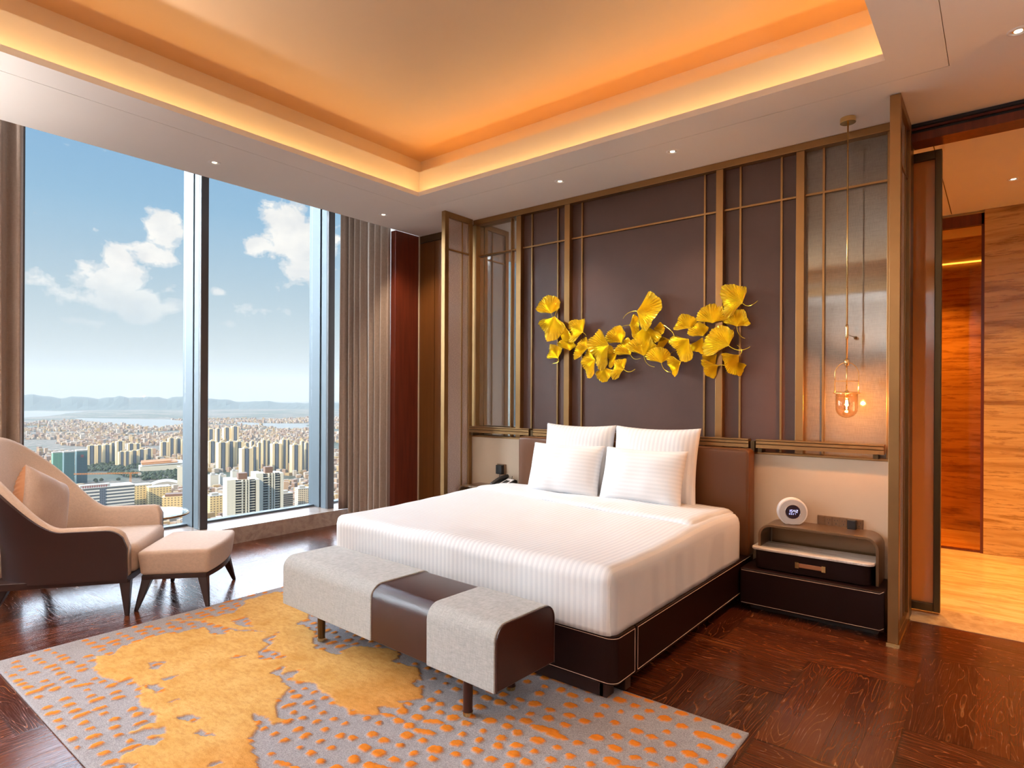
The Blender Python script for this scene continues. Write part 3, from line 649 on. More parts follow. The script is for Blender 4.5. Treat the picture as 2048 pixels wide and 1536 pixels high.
# ---------------- headboard wall framing
MB_ = 'bronze'
struct('wall_leather_panel', B((-3.74, -1.12, YW + .03, YW + .10, 0, H - .01)), 'wall_leather')
struct('wall_mesh_left', B((-4.34, -3.71, YW + .035, YW + .10, 0, H - .01)), 'mesh_glass_mirror')
struct('wall_mesh_right', B((-1.17, -0.56, YW + .035, YW + .10, 0, H - .01)), 'mesh_glass_grey')
struct('trim_top', B((-4.34, -0.50, YW - .035, YW + .10, H - .055, H - .001)), MB_, bevel=.004)
for (x0, x1) in ((-3.77, -3.71), (-3.196, -3.136), (-1.763, -1.705), (-1.172, -1.114), (-4.36, -4.30), (-0.60, -0.55)):
    struct('trim_post', B((x0, x1, YW - .025, YW + .09, 0, H - .055)), MB_, bevel=.004)
for x in (-3.861, -3.602, -3.294, -3.025, -1.866, -1.583, -1.281, -0.995):
    struct('trim_strip', B((x - .007, x + .007, YW + .012, YW + .05, 1.0, H - .055)), MB_)
for (x0, x1) in ((-4.30, -3.77), (-3.71, -3.196), (-3.136, -1.763), (-1.705, -1.172), (-1.114, -0.60)):
    struct('trim_crossbar', B((x0, x1, YW + .008, YW + .05, 2.965, 2.979)), MB_)
# cream low panels with bronze edge
for (x0, x1) in ((-4.36, -3.58), (-1.46, -0.575)):
    struct('wall_cream_panel', B((x0, x1, YW - .05, YW + .0, 0, 1.075)), 'cream_panel')
    struct('trim_panel_cap', B((x0, x1, YW - .055, YW + .0, 1.076, 1.092)), MB_, bevel=.003)
for x in (-1.462, -4.365):
    struct('trim_panel_edge', B((x - .012, x + .006, YW - .056, YW - .0, 0, 1.092)), MB_)
# low rail in three lengths on dark brackets
rail = thing('wall_rail', 'three length fluted bronze rail running above the headboard and low cream panels', 'rail', (-2.45, YW - .08, 1.155))
for (x0, x1) in ((-4.31, -3.535), (-3.485, -1.475), (-1.42, -0.60)):
    bm = bmesh.new()
    prof = [(-.035, -.030), (-.035, -.004), (-.026, -.001), (-.035, .002), (-.035, .020), (-.026, .023), (-.035, .026), (-.035, .034), (.03, .034), (.03, -.030)]
    prism(prof, x0 + 2.45, x1 + 2.45, bm, 'x')
    obj('rail_length', bm, MB_, rail)
for x in (-4.28, -3.56, -3.51, -3.46, -2.45, -1.50, -1.448, -1.395, -.65):
    obj('bracket', B((x + 2.45 - .014, x + 2.45 + .014, -.022, .075, -.062, .02)), 'dark_bronze', rail)

# ---------------- glazed partition fins at both ends
def fin(x0, x1, y0, y1, label, mesh_mat):
    cx, cy = (x0 + x1) / 2, (y0 + y1) / 2
    t_ = thing('glass_partition', label, 'partition', (cx, cy, 0), group=None)
    a, b, c, d = x0 - cx, x1 - cx, y0 - cy, y1 - cy
    hw = min(.028, (b - a) / 2)
    fr = B((a, b, c, c + .055, .012, H - .002), (a, b, d - .05, d, .012, H - .002), (a, b, c + .055, d - .05, .012, .07), (a, b, c + .055, d - .05, H - .06, H - .002))
    obj('frame', fr, MB_, t_, bevel=.003)
    obj('pane', B((-.006, .006, c + .055, d - .05, .07, H - .06)), mesh_mat, t_)
    st = B((-.014, .014, c + .055, d - .05, 2.965, 2.979), (-.014, .014, d - .15, d - .138, .07, H - .06))
    obj('glazing_bar', st, MB_, t_)
    obj('foot_trim', B((a - .006, b + .006, c - .006, d, 0.0005, .012)), 'brass', t_)
    return t_
fin(-4.368, -4.318, 4.33, YW - .06, 'narrow bronze framed glass partition rising floor to ceiling beside the wardrobe', 'mesh_glass_sheer')
fin(-0.534, -0.476, 4.345, 4.90, 'bronze framed glass partition standing floor to ceiling beside the bathroom opening', 'mesh_glass_sheer')

# ---------------- bathroom beyond the opening
struct('wall_bath_jamb', B((-0.60, -0.478, 4.905, 5.06, 0, H)), 'dark_bronze')
struct('trim_lintel', B((-0.478, 3.1, 4.93, 5.10, 3.235, 3.29), (-0.478, 3.1, 4.93, 5.10, 3.312, H)), 'red_wood')
struct('trim_lintel_track', B((-0.478, 3.1, 4.95, 5.10, 3.28, 3.32), (-0.478, 3.1, 4.905, 4.93, H - .02, H - .001)), 'gasket')
struct('threshold', B((-0.60, 3.1, 4.91, 5.30, -.004, .003)), 'threshold_stone')
struct('floor_bathroom', B((-1.7, 3.1, 5.30, 8.8, -.02, .001)), 'marble_floor')
struct('ceiling_bathroom', B((-1.7, 3.1, 5.10, 8.8, 3.325, 3.36)), 'ceiling_white')
struct('wall_bath_far', B((-0.125, 3.1, 7.45, 7.55, 0, 3.325)), 'travertine')
struct('wall_bath_left', B((-1.8, -1.7, 5.03, 8.8, 0, 3.36)), 'travertine')
struct('wall_shower', B((-1.7, 3.1, 8.6, 8.8, 0, 3.36)), 'travertine')
struct('trim_bath_ceiling', B((-.388, -.382, 5.3, 7.44, 3.322, 3.326)), 'dark_bronze')
t_ = thing('glass_shower_door', 'tall amber glass shower door in dark frame beside the veined stone wall', 'door', (-0.65, 7.5, 0))
obj('frame', B((-1.0, .52, -.03, .03, 3.19, 3.30), (.50, .525, -.03, .03, 0, 3.30), (-1.0, .5, -.02, .02, .003, .02)), 'red_wood', t_)
obj('pane', B((-1.0, .50, -.006, .006, .02, 3.19)), 'amber_glass', t_)
t_ = thing('sliding_door', 'half open sliding door of amber mesh glass with dark bronze stiles', 'door', (-0.82, 5.16, 0))
obj('frame', B((-.46, -.41, -.03, .03, .02, 3.22), (.46, .50, -.03, .03, .02, 3.22), (-.41, .46, -.03, .03, .02, .075), (-.41, .46, -.03, .03, 3.16, 3.22)), 'dark_bronze', t_, bevel=.004)
obj('pane', B((-.41, .46, -.006, .006, .075, 3.16)), 'amber_translucent', t_)
# small outlet pair and a bright wall cabinet seen through the shower glass
struct('shower_niche_light', B((-1.6, 0.6, 8.575, 8.60, 3.03, 3.045)), 'led_bath')

# ---------------- lamps of the room, with added fill lamps out of view
def downlight(x, y, z, label, power=45, color=(1.0, .76, .53), size=82, tilt=None, group=None):
    t_ = thing('downlight', label, 'ceiling light', (x, y, z), group=group)
    obj('trim_ring', lathe([(.030, 0.0), (.030, -.006), (.044, -.004), (.047, 0.0)], 32, cap=False), 'white_plastic', t_, smooth=True)
    obj('reflector', lathe([(.031, -.001), (.029, .0)] , 32, cap=False), 'chrome', t_, smooth=True)
    obj('lens', lathe([(.0001, -.0025), (.018, -.0025), (.0185, -.001)], 24), 'lamp_face', t_)
    obj('baffle', lathe([(.0001, -.0012), (.030, -.0012), (.030, -.0005)], 24), 'chrome', t_)
    d = (0, 0, -1) if tilt is None else tilt
    l_ = lamp('downlight_beam', 'SPOT', (0, 0, -.03), d, power, color, spot_size=math.radians(size), spot_blend=0.8, shadow_soft_size=.035)
    l_.parent = t_
    return t_
downlight(-4.887, 2.318, H, 'downlight nearest the windows, in the white ceiling above the armchair side')
downlight(-4.921, 4.049, H, 'downlight in the ceiling corner in front of the curtain and wardrobe', 62, tilt=(.02, .46, -1))
downlight(-2.959, 4.351, H, 'left one of two downlights in the ceiling above the headboard', 50)
downlight(-1.934, 4.341, H, 'right one of two downlights in the ceiling above the headboard', 50)
downlight(0.063, 3.98, H, 'downlight at the right edge of the ceiling near the bathroom opening', 50)
for (x, y, nm) in ((-4.9, 0.4, 'beside the left edge of the tray'), (0.1, 1.2, 'right of the tray, just behind the view'), (0.1, -1.0, 'right of the tray, far behind the view'), (1.7, 2.6, 'over the entry, toward the bathroom'), (1.7, 0.2, 'over the entry, further back'), (-4.9, -1.6, 'by the windows, far behind the view')):  # extra downlights out of view, added as interior fill
    downlight(x, y, H, 'added fill downlight out of view in the white ceiling ' + nm, 60)
for (x, y, nm, pw_, cl_) in ((-4.9, -1.35, 'by the windows left of the view', 820, (1.0, .95, .90)), (1.5, 1.3, 'near the entry', 200, (1.0, .92, .86)), (-1.6, -2.9, 'at the rear of the room', 300, (1.0, .95, .92))):  # made-up uplights beyond the frame, added to brighten the ceiling
    tl = thing('added_fill_lamp', 'added brass fill lamp out of view, standing ' + nm, 'lamp', (x, y, 0))
    obj('base', lathe([(.14, .001), (.14, .012), (.02, .022)], 32), 'brass', tl)
    obj('pole', lathe([(.011, .02), (.011, 1.72)], 16), 'brass', tl, smooth=False)
    obj('lamp_shade', lathe([(.02, 1.70), (.10, 1.74), (.17, 1.82)], 36, cap=False), 'brass', tl, smooth=True, solid=.004)
    l_ = lamp('uplight', 'SPOT', (0, 0, 1.80), (0, 0, 1), pw_, cl_, spot_size=math.radians(140), spot_blend=.6, shadow_soft_size=.12); l_.parent = tl
downlight(0.077, 6.563, 3.325, 'small downlight in the amber bathroom ceiling', 170, (1.0, .46, .095))
downlight(0.9, 6.0, 3.325, 'downlight further right in the bathroom ceiling', 200, (1.0, .46, .095), group='bathroom downlights out of view')
downlight(-0.55, 8.0, 3.325, 'downlight over the shower behind the glass door', 200, (1.0, .46, .095), group='bathroom downlights out of view')
downlight(-0.7, 6.2, 3.325, 'downlight over the left part of the bathroom', 200, (1.0, .46, .095), group='bathroom downlights out of view')

# ================================================================== BED
bed = thing('bed', 'wide bed base in dark stitched leather with tan brown headboard', 'bed', (-2.55, 3.7, 0))
BX, BY = -2.55, 3.7
def L(x0, x1, y0, y1, z0, z1): return (x0 - BX, x1 - BX, y0 - BY, y1 - BY, z0, z1)
def rrect(x0, x1, y0, y1, r, n=6, corners=(1, 1, 1, 1)):
    pts = []
    for k, (cx, cy, a0) in enumerate(((x1 - r, y1 - r, 0), (x0 + r, y1 - r, 90), (x0 + r, y0 + r, 180), (x1 - r, y0 + r, 270))):
        if corners[k]:
            for i in range(n + 1):
                a = math.radians(a0 + 90 * i / n); pts.append((cx + r * math.cos(a), cy + r * math.sin(a)))
        else:
            pts.append((cx + (r if a0 in (0, 270) else -r), cy + (r if a0 in (0, 90) else -r)))
    return pts
x0, x1, y0, y1 = -3.66 - BX, -1.45 - BX, 2.62 - BY, 4.66 - BY
obj('front_rail', prism(rrect(x0, x1, y0, y0 + .215, .05, 6, (0, 0, 1, 1)), .092, .335), 'bed_leather', bed, bevel=.008, seg=3)
obj('side_rail', B((x1 - .06, x1 + .001, y0 + .221, y1, .085, .332)), 'bed_leather', bed, bevel=.008, seg=3)
obj('side_rail', B((x0 - .001, x0 + .06, y0 + .221, y1, .085, .332)), 'bed_leather', bed, bevel=.008, seg=3)
obj('slat_deck', B((x0 + .06, x1 - .06, y0 + .215, y1, .20, .325)), 'dark_wood', bed)
zf = [.105, .322]
e = .0025
fr = rrect(x0 - e, x1 + e, y0 - e, y0 + .5, .052, 6)
for z in zf:
    pth = [(x1 + e, y0 + .205, z)] + [(p[0], p[1], z) for p in rrect(x0 - e, x1 + e, y0 - e, y0 + .5, .052, 6, (0, 0, 1, 1))[::-1] if p[1] < y0 + .06] + [(x0 - e, y0 + .205, z)]
    obj('stitching', tube(pth, .0014, 5), 'stitch', bed)
obj('stitching', tube([(x1 + e, y0 + .205, zf[0]), (x1 + e, y0 + .205, zf[1])], .0014, 5), 'stitch', bed)
obj('stitching', tube([(x1 + e + .001, y1, zf[0]), (x1 + e + .001, y0 + .235, zf[0]), (x1 + e + .001, y0 + .236, zf[1]), (x1 + e + .001, y1, zf[1])], .0014, 5), 'stitch', bed)
obj('plinth', B((x0 + .09, x1 - .08, y0 + .03, y0 + .07, .016, .0925), (x1 - .10, x1 - .06, y0 + .03, y0 + .10, .016, .0925)), 'dark_wood', bed)
for (x, y) in ((x1 - .055, y0 + .185), (x0 + .055, y0 + .185), (x1 - .2, y1 - .2), (x0 + .2, y1 - .2)):
    obj('leg', B((x - .03, x + .03, y - .03, y + .03, .016 if y < 0 and y + BY < 2.8 + .03 else .001, .10)), 'dark_wood', bed, bevel=.004)
# headboard
hb = rbox(-3.595 - BX, -1.44 - BX, 4.60 - BY, 4.74 - BY, .32, 1.118, .028, step=.06)
obj('headboard', hb, 'headboard_leather', bed, smooth=True)
obj('headboard_piping', tube([(p[0], 4.607 - BY, p[1]) for p in rrect(-3.585 - BX, -1.45 - BX, .34, 1.108, .03, 5)], .004, 6, closed=True), 'headboard_leather', bed)

def fold(amp, sc, seed):
    def f(p_, n_):
        v = noise.noise(Vector((p_.x * sc + seed, p_.y * sc, p_.z * sc))) + .5 * noise.noise(Vector((p_.x * sc * 2.6, p_.y * sc * 2.6 + seed, p_.z * sc * 2)))
        return n_ * v * amp
    return f
mat_ = rbox(-3.60, -1.50, 2.70, 4.595, .336, .628, .05, .08, fold(.003, 3, 2))
o = obj('mattress', mat_, 'sheet', None, smooth=True, origin=(-2.55, 3.65, .336))
tag(o, 'mattress in a cream fitted sheet, showing beside the headboard at right', 'mattress')
# duvet: draped shell over the mattress
def duvet_bm():
    bm = bmesh.new()
    X0, X1, Y0, YE = -3.705, -1.462, 2.615, 4.46
    zt, zb, r = .655, .334, .062
    def ax(a, b, st):
        n = int((b - a) / st); return [a + (b - a) * i / n for i in range(n + 1)]
    ss = ax(-.335, X1 - X0 + .335, .025); ts = ax(-.335, YE - Y0, .025)
    wid = X1 - X0
    def drop(s, L_):
        """arc length past an edge -> (inward offset, z drop)"""
        if s >= r * PI / 2: return (r, 0) if s > r * PI / 2 else (0, 0)
        return None
    def prof(s):           # s: distance from the start of the flat part measured along the cloth, negative = hanging side
        # returns horizontal distance from outer edge, z below top
        q = r * PI / 2
        if s >= q - r + 0: return s + (r - q) + 0, 0.0
        sh = q + 0
        a = s + sh * 0
        return None
    q = r * PI / 2
    def side(u):           # u = cloth distance from hem upward
        vert = (zt - zb) - r
        if u < vert: return 0.0, (zt - zb) - u
        if u < vert + q:
            a = (u - vert) / r; return r - r * math.cos(a), r - r * math.sin(a)
        return r + (u - vert - q), 0.0
    cl = (zt - zb) - r + q - r       # extra cloth per side
    def line(n_, span):
        tot = span + 2 * cl
        out = []
        for i in range(n_ + 1):
            u = tot * i / n_
            if u <= tot / 2: h_, d_ = side(u); out.append((h_, d_))
            else:
                h_, d_ = side(tot - u); out.append((span - h_, d_))
        return out
    nx = 96; ny = 90
    px_ = line(nx, wid)
    tot = (YE - Y0) + cl; py_ = []
    for j in range(ny + 1):
        h_, d_ = side(tot * j / ny); py_.append((h_, d_))
    G = []
    for j in range(ny + 1):
        row = []
        hy, dy = py_[j]
        for i in range(nx + 1):
            hx, dx = px_[i]
            x, y = X0 + hx, Y0 + hy
            # corner rounding: where both hang, pull in around the corner
            d_ = max(dx, dy)
            if dx > 0 and dy > 0:
                inx = min(hx, wid - hx)
                ox, oy = r - min(inx, r), r - min(hy, r)
                l_ = math.hypot(ox, oy)
                if l_ > r:
                    k = r / l_; nx_, ny_ = ox * k, oy * k
                    x = X0 + (r - nx_ if hx < wid / 2 else wid - r + nx_); y = Y0 + r - ny_
                d_ = min((zt - zb), math.hypot(dx if dx < r else r, dy if dy < r else r) if (dx < r and dy < r) else max(dx, dy))
            z = zt - d_
            # puff toward the head, soft sag near the foot
            if d_ < r * .9:
                k = 1 - d_ / (r * .9)
                z += k * (.030 * math.exp(-((y - 4.0) / .5) ** 2) + .012 * noise.noise(Vector((x * 1.6, y * 1.4, 3))) + .004 * noise.noise(Vector((x * 6, y * 5, 9))))
            else:
                f = .006 * noise.noise(Vector((x * 3.2, y * 3.2, z * 1.2))) + .003 * noise.noise(Vector((x * 9, y * 9, z * 2)))
                if dy >= dx: y -= f + (.004 if True else 0)
                else: x += (f if hx > wid / 2 else -f)
            row.append(bm.verts.new((x, y, z)))
        G.append(row)
    for j in range(ny):
        for i in range(nx): bm.faces.new((G[j][i], G[j][i + 1], G[j + 1][i + 1], G[j + 1][i]))
    return bm
dv = obj('duvet', duvet_bm(), 'linen_stripe_x', None, smooth=True, origin=(-2.55, 3.5, .5))
md = dv.modifiers.new('solid', 'SOLIDIFY'); md.thickness = .012; md.offset = -1
tag(dv, 'white satin striped duvet drawn over the bed and hanging over its sides', 'duvet')
# folded-back band at the head end
def turn_bm():
    bm = bmesh.new(); nx = 60; ny = 12; G = []
    for j in range(ny + 1):
        row = []
        for i in range(nx + 1):
            u = i / nx; x = -3.655 + 2.135 * u
            w0 = 4.02 - .30 * max(0, u - .12) ** 1.0 ; w0 += .01 * math.sin(u * 9)
            y = w0 + (4.50 - w0) * j / ny
            e_ = min(u, 1 - u); ed = max(0, 1 - e_ / .035) ** 2
            z = .668 + .030 * math.exp(-((y - 4.0) / .5) ** 2) + .012 * noise.noise(Vector((x * 1.6, y * 1.4, 3))) - .030 * ed + .006 * noise.noise(Vector((x * 5, y * 7, 1)))
            t_ = min(1, j / 1.5); z += .014 * math.sqrt(t_) - .004
            row.append(bm.verts.new((x, y, z)))
        G.append(row)
    for j in range(ny):
        for i in range(nx): bm.faces.new((G[j][i], G[j][i + 1], G[j + 1][i + 1], G[j + 1][i]))
    return bm
o = obj('turndown', turn_bm(), 'linen_stripe_x', dv, smooth=True)
o.location = (2.55, -3.5, -.5)
md = o.modifiers.new('solid', 'SOLIDIFY'); md.thickness = .016; md.offset = -1
# pillows
def pillow(name, x, y, z, w_, h_, t_, tilt, label, mat, seed, yawp=0, group=None):
    bm = pillow_bm(w_, h_, t_, seed)
    o = obj(name, bm, mat, None, smooth=True)
    o.location = (x, y, z); o.rotation_euler = (math.radians(tilt), 0, math.radians(yawp))
    tag(o, label, 'pillow', group); return o
pillow('pillow', -2.865, 4.50, .955, .70, .62, .19, -9, 'upright white striped pillow at the back, on the left against the headboard', 'linen_stripe_x', 1, 1)
pillow('pillow', -2.150, 4.50, .955, .74, .62, .19, -9, 'upright white striped pillow at the back, on the right against the headboard', 'linen_stripe_x', 2, -1)
pillow('pillow', -2.880, 4.325, .885, .70, .44, .20, -17, 'lower white pillow at the front left of the stack', 'linen_stripe_z', 3, 2)
pillow('pillow', -2.165, 4.325, .885, .70, .44, .20, -17, 'lower white pillow at the front right of the stack', 'linen_stripe_z', 4, -1)

# ================================================================== BENCH
bench = thing('bench', 'low bed end bench in dark leather with two grey linen covers', 'bench', (-2.605, 2.29, 0), math.radians(-1.9))
hw, hd, zb, zt = .895, .212, .20, .487
def section(ext, r, zb_):
    pts = [(-hd - ext, zb_)]
    for k in range(7):
        a = math.radians(180 - 15 * k); pts.append((-hd - ext + r + r * math.cos(a), zt + ext - r + r * math.sin(a)))
    for k in range(7):
        a = math.radians(90 - 15 * k); pts.append((hd + ext - r + r * math.cos(a), zt + ext - r + r * math.sin(a)))
    pts.append((hd + ext, zb_)); return pts
obj('seat_body', prism(section(0, .07, zb), -hw, hw, None, 'x'), 'bench_leather', bench, smooth=False, bevel=.006, seg=3)
for (a, b) in ((-hw - .001, .005), (.445, hw - .005)):
    obj('linen_cover', prism(section(.006, .075, zb - .004), a, b, None, 'x'), 'bench_fabric', bench, bevel=.006, seg=3)
for s in (hw + .001,):
    obj('piping', tube([(s, p[0] * .985, p[1]) for p in section(0.001, .07, zb)], .004, 6), 'bench_leather', bench)
for (x, y) in ((-.60, -.13), (.678, -.165), (-.60, .15), (.667, .155)):
    lg = obj('leg', lathe([(.022, .034), (.024, .205)], 20, (x, y, 0)), 'dark_bronze' if x < 0 else 'bench_leather', bench, smooth=False)
    obj('brass_foot', lathe([(.0225, .0155), (.0245, .034)], 20, (x, y, 0)), 'brass', lg)
for x in (-.60, .672):
    obj('crossbar', B((x - .008, x + .008, -.14, .14, .165, .185)), 'dark_bronze', bench)

# ================================================================== NIGHTSTANDS
def nightstand(x0, x1, label, bx0_, bx1_):
    """x0..x1 = outer width of the arch, bx0..bx1 = low leather box"""
    cx = (x0 + x1) / 2
    t_ = thing('nightstand', label, 'nightstand', (cx, 4.6, 0))
    a, b = x0 - cx, x1 - cx; ba, bb = bx0_ - cx, bx1_ - cx
    back = YW - .051 - 4.6
    obj('base_box', B((ba, bb, -.205, back, .045, .296)), 'bed_leather', t_, bevel=.010, seg=3)
    e = -.2075
    for z in (.058, .284):
        obj('stitching', tube([(ba + .012, e, z), (bb - .03, e, z), (bb - .006, e, z + .016)], .0013, 5), 'stitch', t_)
    obj('plinth', B((ba + .05, bb - .05, -.12, back, .001, .045)), 'black_plastic', t_)
    # arch: open bronze band
    r = .085; n = 8; th = .018; zt_ = .606
    def band(off):
        pts = [(a + off, .297)]
        for k in range(n + 1):
            an = math.radians(180 - 90 * k / n); pts.append((a + r + (r - off) * math.cos(an), zt_ - r + (r - off) * math.sin(an)))
        for k in range(n + 1):
            an = math.radians(90 - 90 * k / n); pts.append((b - r + (r - off) * math.cos(an), zt_ - r + (r - off) * math.sin(an)))
        pts.append((b - off, .297)); return pts
    o1, i1 = band(0), band(th)
    obj('arch', prism(o1 + i1[::-1], -.10, back, None, 'y'), 'bronze_gloss', t_, bevel=.003, seg=2)
    obj('back_panel', B((a + .03, b - .03, back - .012, back - .002, .297, .575)), 'bronze_gloss', t_)
    # marble slab with rounded front corners
    sl = rrect(a - .035, b - .02, -.16, .10, .05, 6, (0, 0, 1, 1))
    obj('marble_shelf', prism(sl, .428, .446), 'marble_slab', t_, bevel=.005, seg=3)
    dr = obj('drawer', prism(rrect(a - .015, b - .045, -.135, .10, .045, 6, (0, 0, 1, 1)), .30, .427), 'bed_leather', t_, bevel=.004)
    hx = (a + b) / 2 - .02
    hd_ = obj('handle', B((hx - .088, hx + .088, -.150, -.142, .349, .378)), 'tan_leather', dr, bevel=.004)
    for q in (-.082, .082): obj('rivet_plate', B((hx + q - .012, hx + q + .012, -.153, -.1352, .344, .384)), 'brass', hd_)
    return t_
nightstand(-1.345, -0.600, 'nightstand right of the bed, with a clock on its bronze arch', -1.438, -0.552)
nightstand(-4.290, -3.735, 'nightstand left of the bed, mostly hidden, with a telephone on top', -4.310, -3.68)

# clock
ck = thing('alarm_clock', 'round white alarm clock with a violet digital display on the nightstand', 'clock', (-1.150, 4.62, .607), math.radians(24))
R0 = .098
def disc_y(r, y0, y1, n=40, flat=True, zc=.088):
    pts = []
    for k in range(n):
        a = 2 * PI * k / n; z = r * math.sin(a) + zc
        pts.append((r * math.cos(a), max(z, .0005)))
    q = []
    for p_ in pts:
        if not q or (abs(q[-1][0] - p_[0]) + abs(q[-1][1] - p_[1])) > 1e-5: q.append(p_)
    return prism(q, y0, y1, None, 'y')
obj('housing', disc_y(R0, -.028, .028), 'white_plastic', ck, bevel=.006, seg=3)
obj('speaker_face', disc_y(R0 - .010, -.0335, -.027, zc=.088), 'grey_mesh_plastic', ck, bevel=.002)
obj('bezel', tube([(.0 + .050 * math.cos(2 * PI * k / 40), -.035, .090 + .050 * math.sin(2 * PI * k / 40)) for k in range(40)], .0022, 6, closed=True), 'chrome', ck, smooth=True)
dsp = obj('display', disc_y(.049, -.0358, -.033, zc=.090), 'display_dark', ck)
SEG = {'0': 'abcdef', '1': 'bc', '2': 'abged', '3': 'abgcd', '4': 'fgbc', '5': 'afgcd', '6': 'afgedc', '7': 'abc', '8': 'abcdefg', '9': 'abcdfg'}
def digit(bm, ch, x, z, h, w_, y):
    t_ = h * .09
    s = dict(a=(0, 1, 1, 1), b=(1, .5, 1, 1), c=(1, 0, 1, .5), d=(0, 0, 1, 0), e=(0, 0, 0, .5), f=(0, .5, 0, 1), g=(0, .5, 1, .5))
    for k in SEG[ch]:
        u0, v0, u1, v1 = s[k]
        B((x + u0 * w_ - t_ / 2, x + u1 * w_ + t_ / 2, y - .0006, y, z + v0 * h - t_ / 2, z + v1 * h + t_ / 2), bm=bm)
bm = bmesh.new()
for i, ch in enumerate('1542'): digit(bm, ch, -.028 + i * .0155 + (.003 if i > 1 else 0), .088, .017, .009, -.0362)
B((.0010, .0028, -.0368, -.0362, .0925, .0943), (.0010, .0028, -.0368, -.0362, .099, .1008), bm=bm)
for i, ch in enumerate('0827'): digit(bm, ch, -.024 + i * .012, .072, .008, .005, -.0362)
obj('time_digits', bm, 'display_digits', dsp)

# socket plate and charger right
def module(bm, x, z, y): pass
sk = thing('socket_panel', 'long bronze wall socket panel above the right nightstand', 'socket', (-.868, YW - .052, .634))
obj('plate', B((-.142, .142, -.008, 0, -.036, .036)), 'socket_bronze', sk, bevel=.002)
for i in range(6):
    x = -.118 + i * .0472
    mo = obj('socket_module', B((x - .0215, x + .0215, -.0105, -.007, -.031, .031)), 'socket_bronze', sk, bevel=.0015)
    if i in (1, 2, 3, 5): obj('pin_holes', B((x - .010, x - .007, -.0108, -.0104, .008, .016), (x + .007, x + .010, -.0108, -.0104, .008, .016), (x - .002, x + .002, -.0108, -.0104, -.016, -.006)), 'gasket', mo)
pg = thing('charger_plug', 'black square charger plugged into the socket panel right of the clock', 'charger', (-.785, YW - .064, .628))
obj('body', B((-.030, .022, -.045, 0, -.032, .040)), 'black_plastic', pg, bevel=.006, seg=3)
obj('cable', tube([(.0, -.03, -.03), (.0, -.034, -.06), (.03, -.05, -.085), (.05, -.02, -.05), (.035, 0, -.02)], .0025, 6), 'black_plastic', pg, smooth=True)
pg = thing('charger_plug', 'black square charger plugged into the cream wall beside the telephone', 'charger', (-3.925, YW - .052, .765))
obj('body', B((-.038, .038, -.045, 0, -.045, .045)), 'black_plastic', pg, bevel=.006, seg=3)
obj('wall_plate', B((-.05, .065, -.005, 0.0, -.052, .052)), 'socket_bronze', pg)
obj('cable', tube([(-.0, -.025, -.04), (-.0, -.03, -.08), (-.03, -.04, -.13), (-.06, -.06, -.153), (-.09, -.10, -.155)], .0025, 6), 'black_plastic', pg, smooth=True)

# telephone on the left nightstand
ph = thing('telephone', 'black desk telephone on the left nightstand half hidden by the bed', 'telephone', (-3.78, 4.60, .607), math.radians(-14))
obj('body', prism([(-.09, .0), (.10, .0), (.10, .082), (.08, .088), (-.09, .022)], -.10, .10, None, 'x').copy() if False else prism([(-.10, .0), (.10, .0), (.10, .075), (.08, .085), (-.10, .020)], -.10, .10, None, 'x'), 'black_plastic', ph, bevel=.006, seg=3)
def on_slope(x0_, x1_, v0, v1, lift, th):
    bm = bmesh.new(); P0 = Vector((0, -.10, .020)); P1 = Vector((0, .08, .085)); d = (P1 - P0); n_ = Vector((0, -d.z, d.y)).normalized()
    vs = []
    for l_ in (lift, lift + th):
        for (x, v) in ((x0_, v0), (x1_, v0), (x1_, v1), (x0_, v1)): vs.append(bm.verts.new(Vector((x, 0, 0)) + P0 + d * v + n_ * l_))
    for f in ((3, 2, 1, 0), (4, 5, 6, 7), (0, 1, 5, 4), (1, 2, 6, 5), (2, 3, 7, 6), (3, 0, 4, 7)): bm.faces.new([vs[i] for i in f])
    return bm
kp = obj('keypad_card', on_slope(-.012, .085, .05, .95, 0, .003), 'white_plastic', ph)
bm = bmesh.new()
for i in range(3):
    for j in range(4):
        b2 = on_slope(.008 + i * .022, .024 + i * .022, .38 + j * .10, .45 + j * .10, .003, .004)
        me_ = bpy.data.meshes.new('tmp'); b2.to_mesh(me_); b2.free(); bm.from_mesh(me_); bpy.data.meshes.remove(me_)
obj('keys', bm, 'black_plastic', kp)
bm = bmesh.new()
hp = [(-.055, -.10 + .2 * k / 10, .034 + .068 * k / 10 + .016 * math.sin(PI * k / 10)) for k in range(11)]
obj('handset', tube(hp, .019, 12), 'black_plastic', ph, smooth=True)
obj('antenna', tube([(.03, .085, .082), (.03, .09, .112)], .003, 6), 'black_plastic', ph)

# ================================================================== PENDANT LAMP
PX, PY = -.793, 4.53
pn = thing('pendant_lamp', 'brass pendant lamp with clear glass cup glowing beside the bed', 'lamp', (PX, PY, H))
obj('canopy', lathe([(.047, -.034), (.047, -.002), (.044, 0)], 36), 'brass', pn, bevel=.002)
obj('rod', tube([(0, 0, -.03), (0, 0, -1.60)], .0055, 10), 'brass', pn, smooth=True)
obj('collar', lathe([(.008, -1.46), (.010, -1.44), (.010, -1.38), (.007, -1.36)], 16), 'brass', pn, smooth=True)
obj('hub', lathe([(.009, -1.635), (.015, -1.63), (.015, -1.595), (.009, -1.59)], 20), 'brass', pn, smooth=True)
w_ = .078; zt_ = -1.612; zb_ = -1.815
pth = [(-w_, 0, zb_)]
for k in range(13):
    a = math.radians(180 - 15 * k); pth.append((w_ * math.cos(a), 0, zt_ - w_ + w_ * math.sin(a)))
pth.append((w_, 0, zb_))
ca, sa = math.cos(math.radians(38)), math.sin(math.radians(38))
rot = lambda P: [(p_[0] * ca - p_[1] * sa, p_[0] * sa + p_[1] * ca, p_[2]) for p_ in P]
obj('bow', tube(rot(pth), .0028, 8), 'brass', pn, smooth=True)
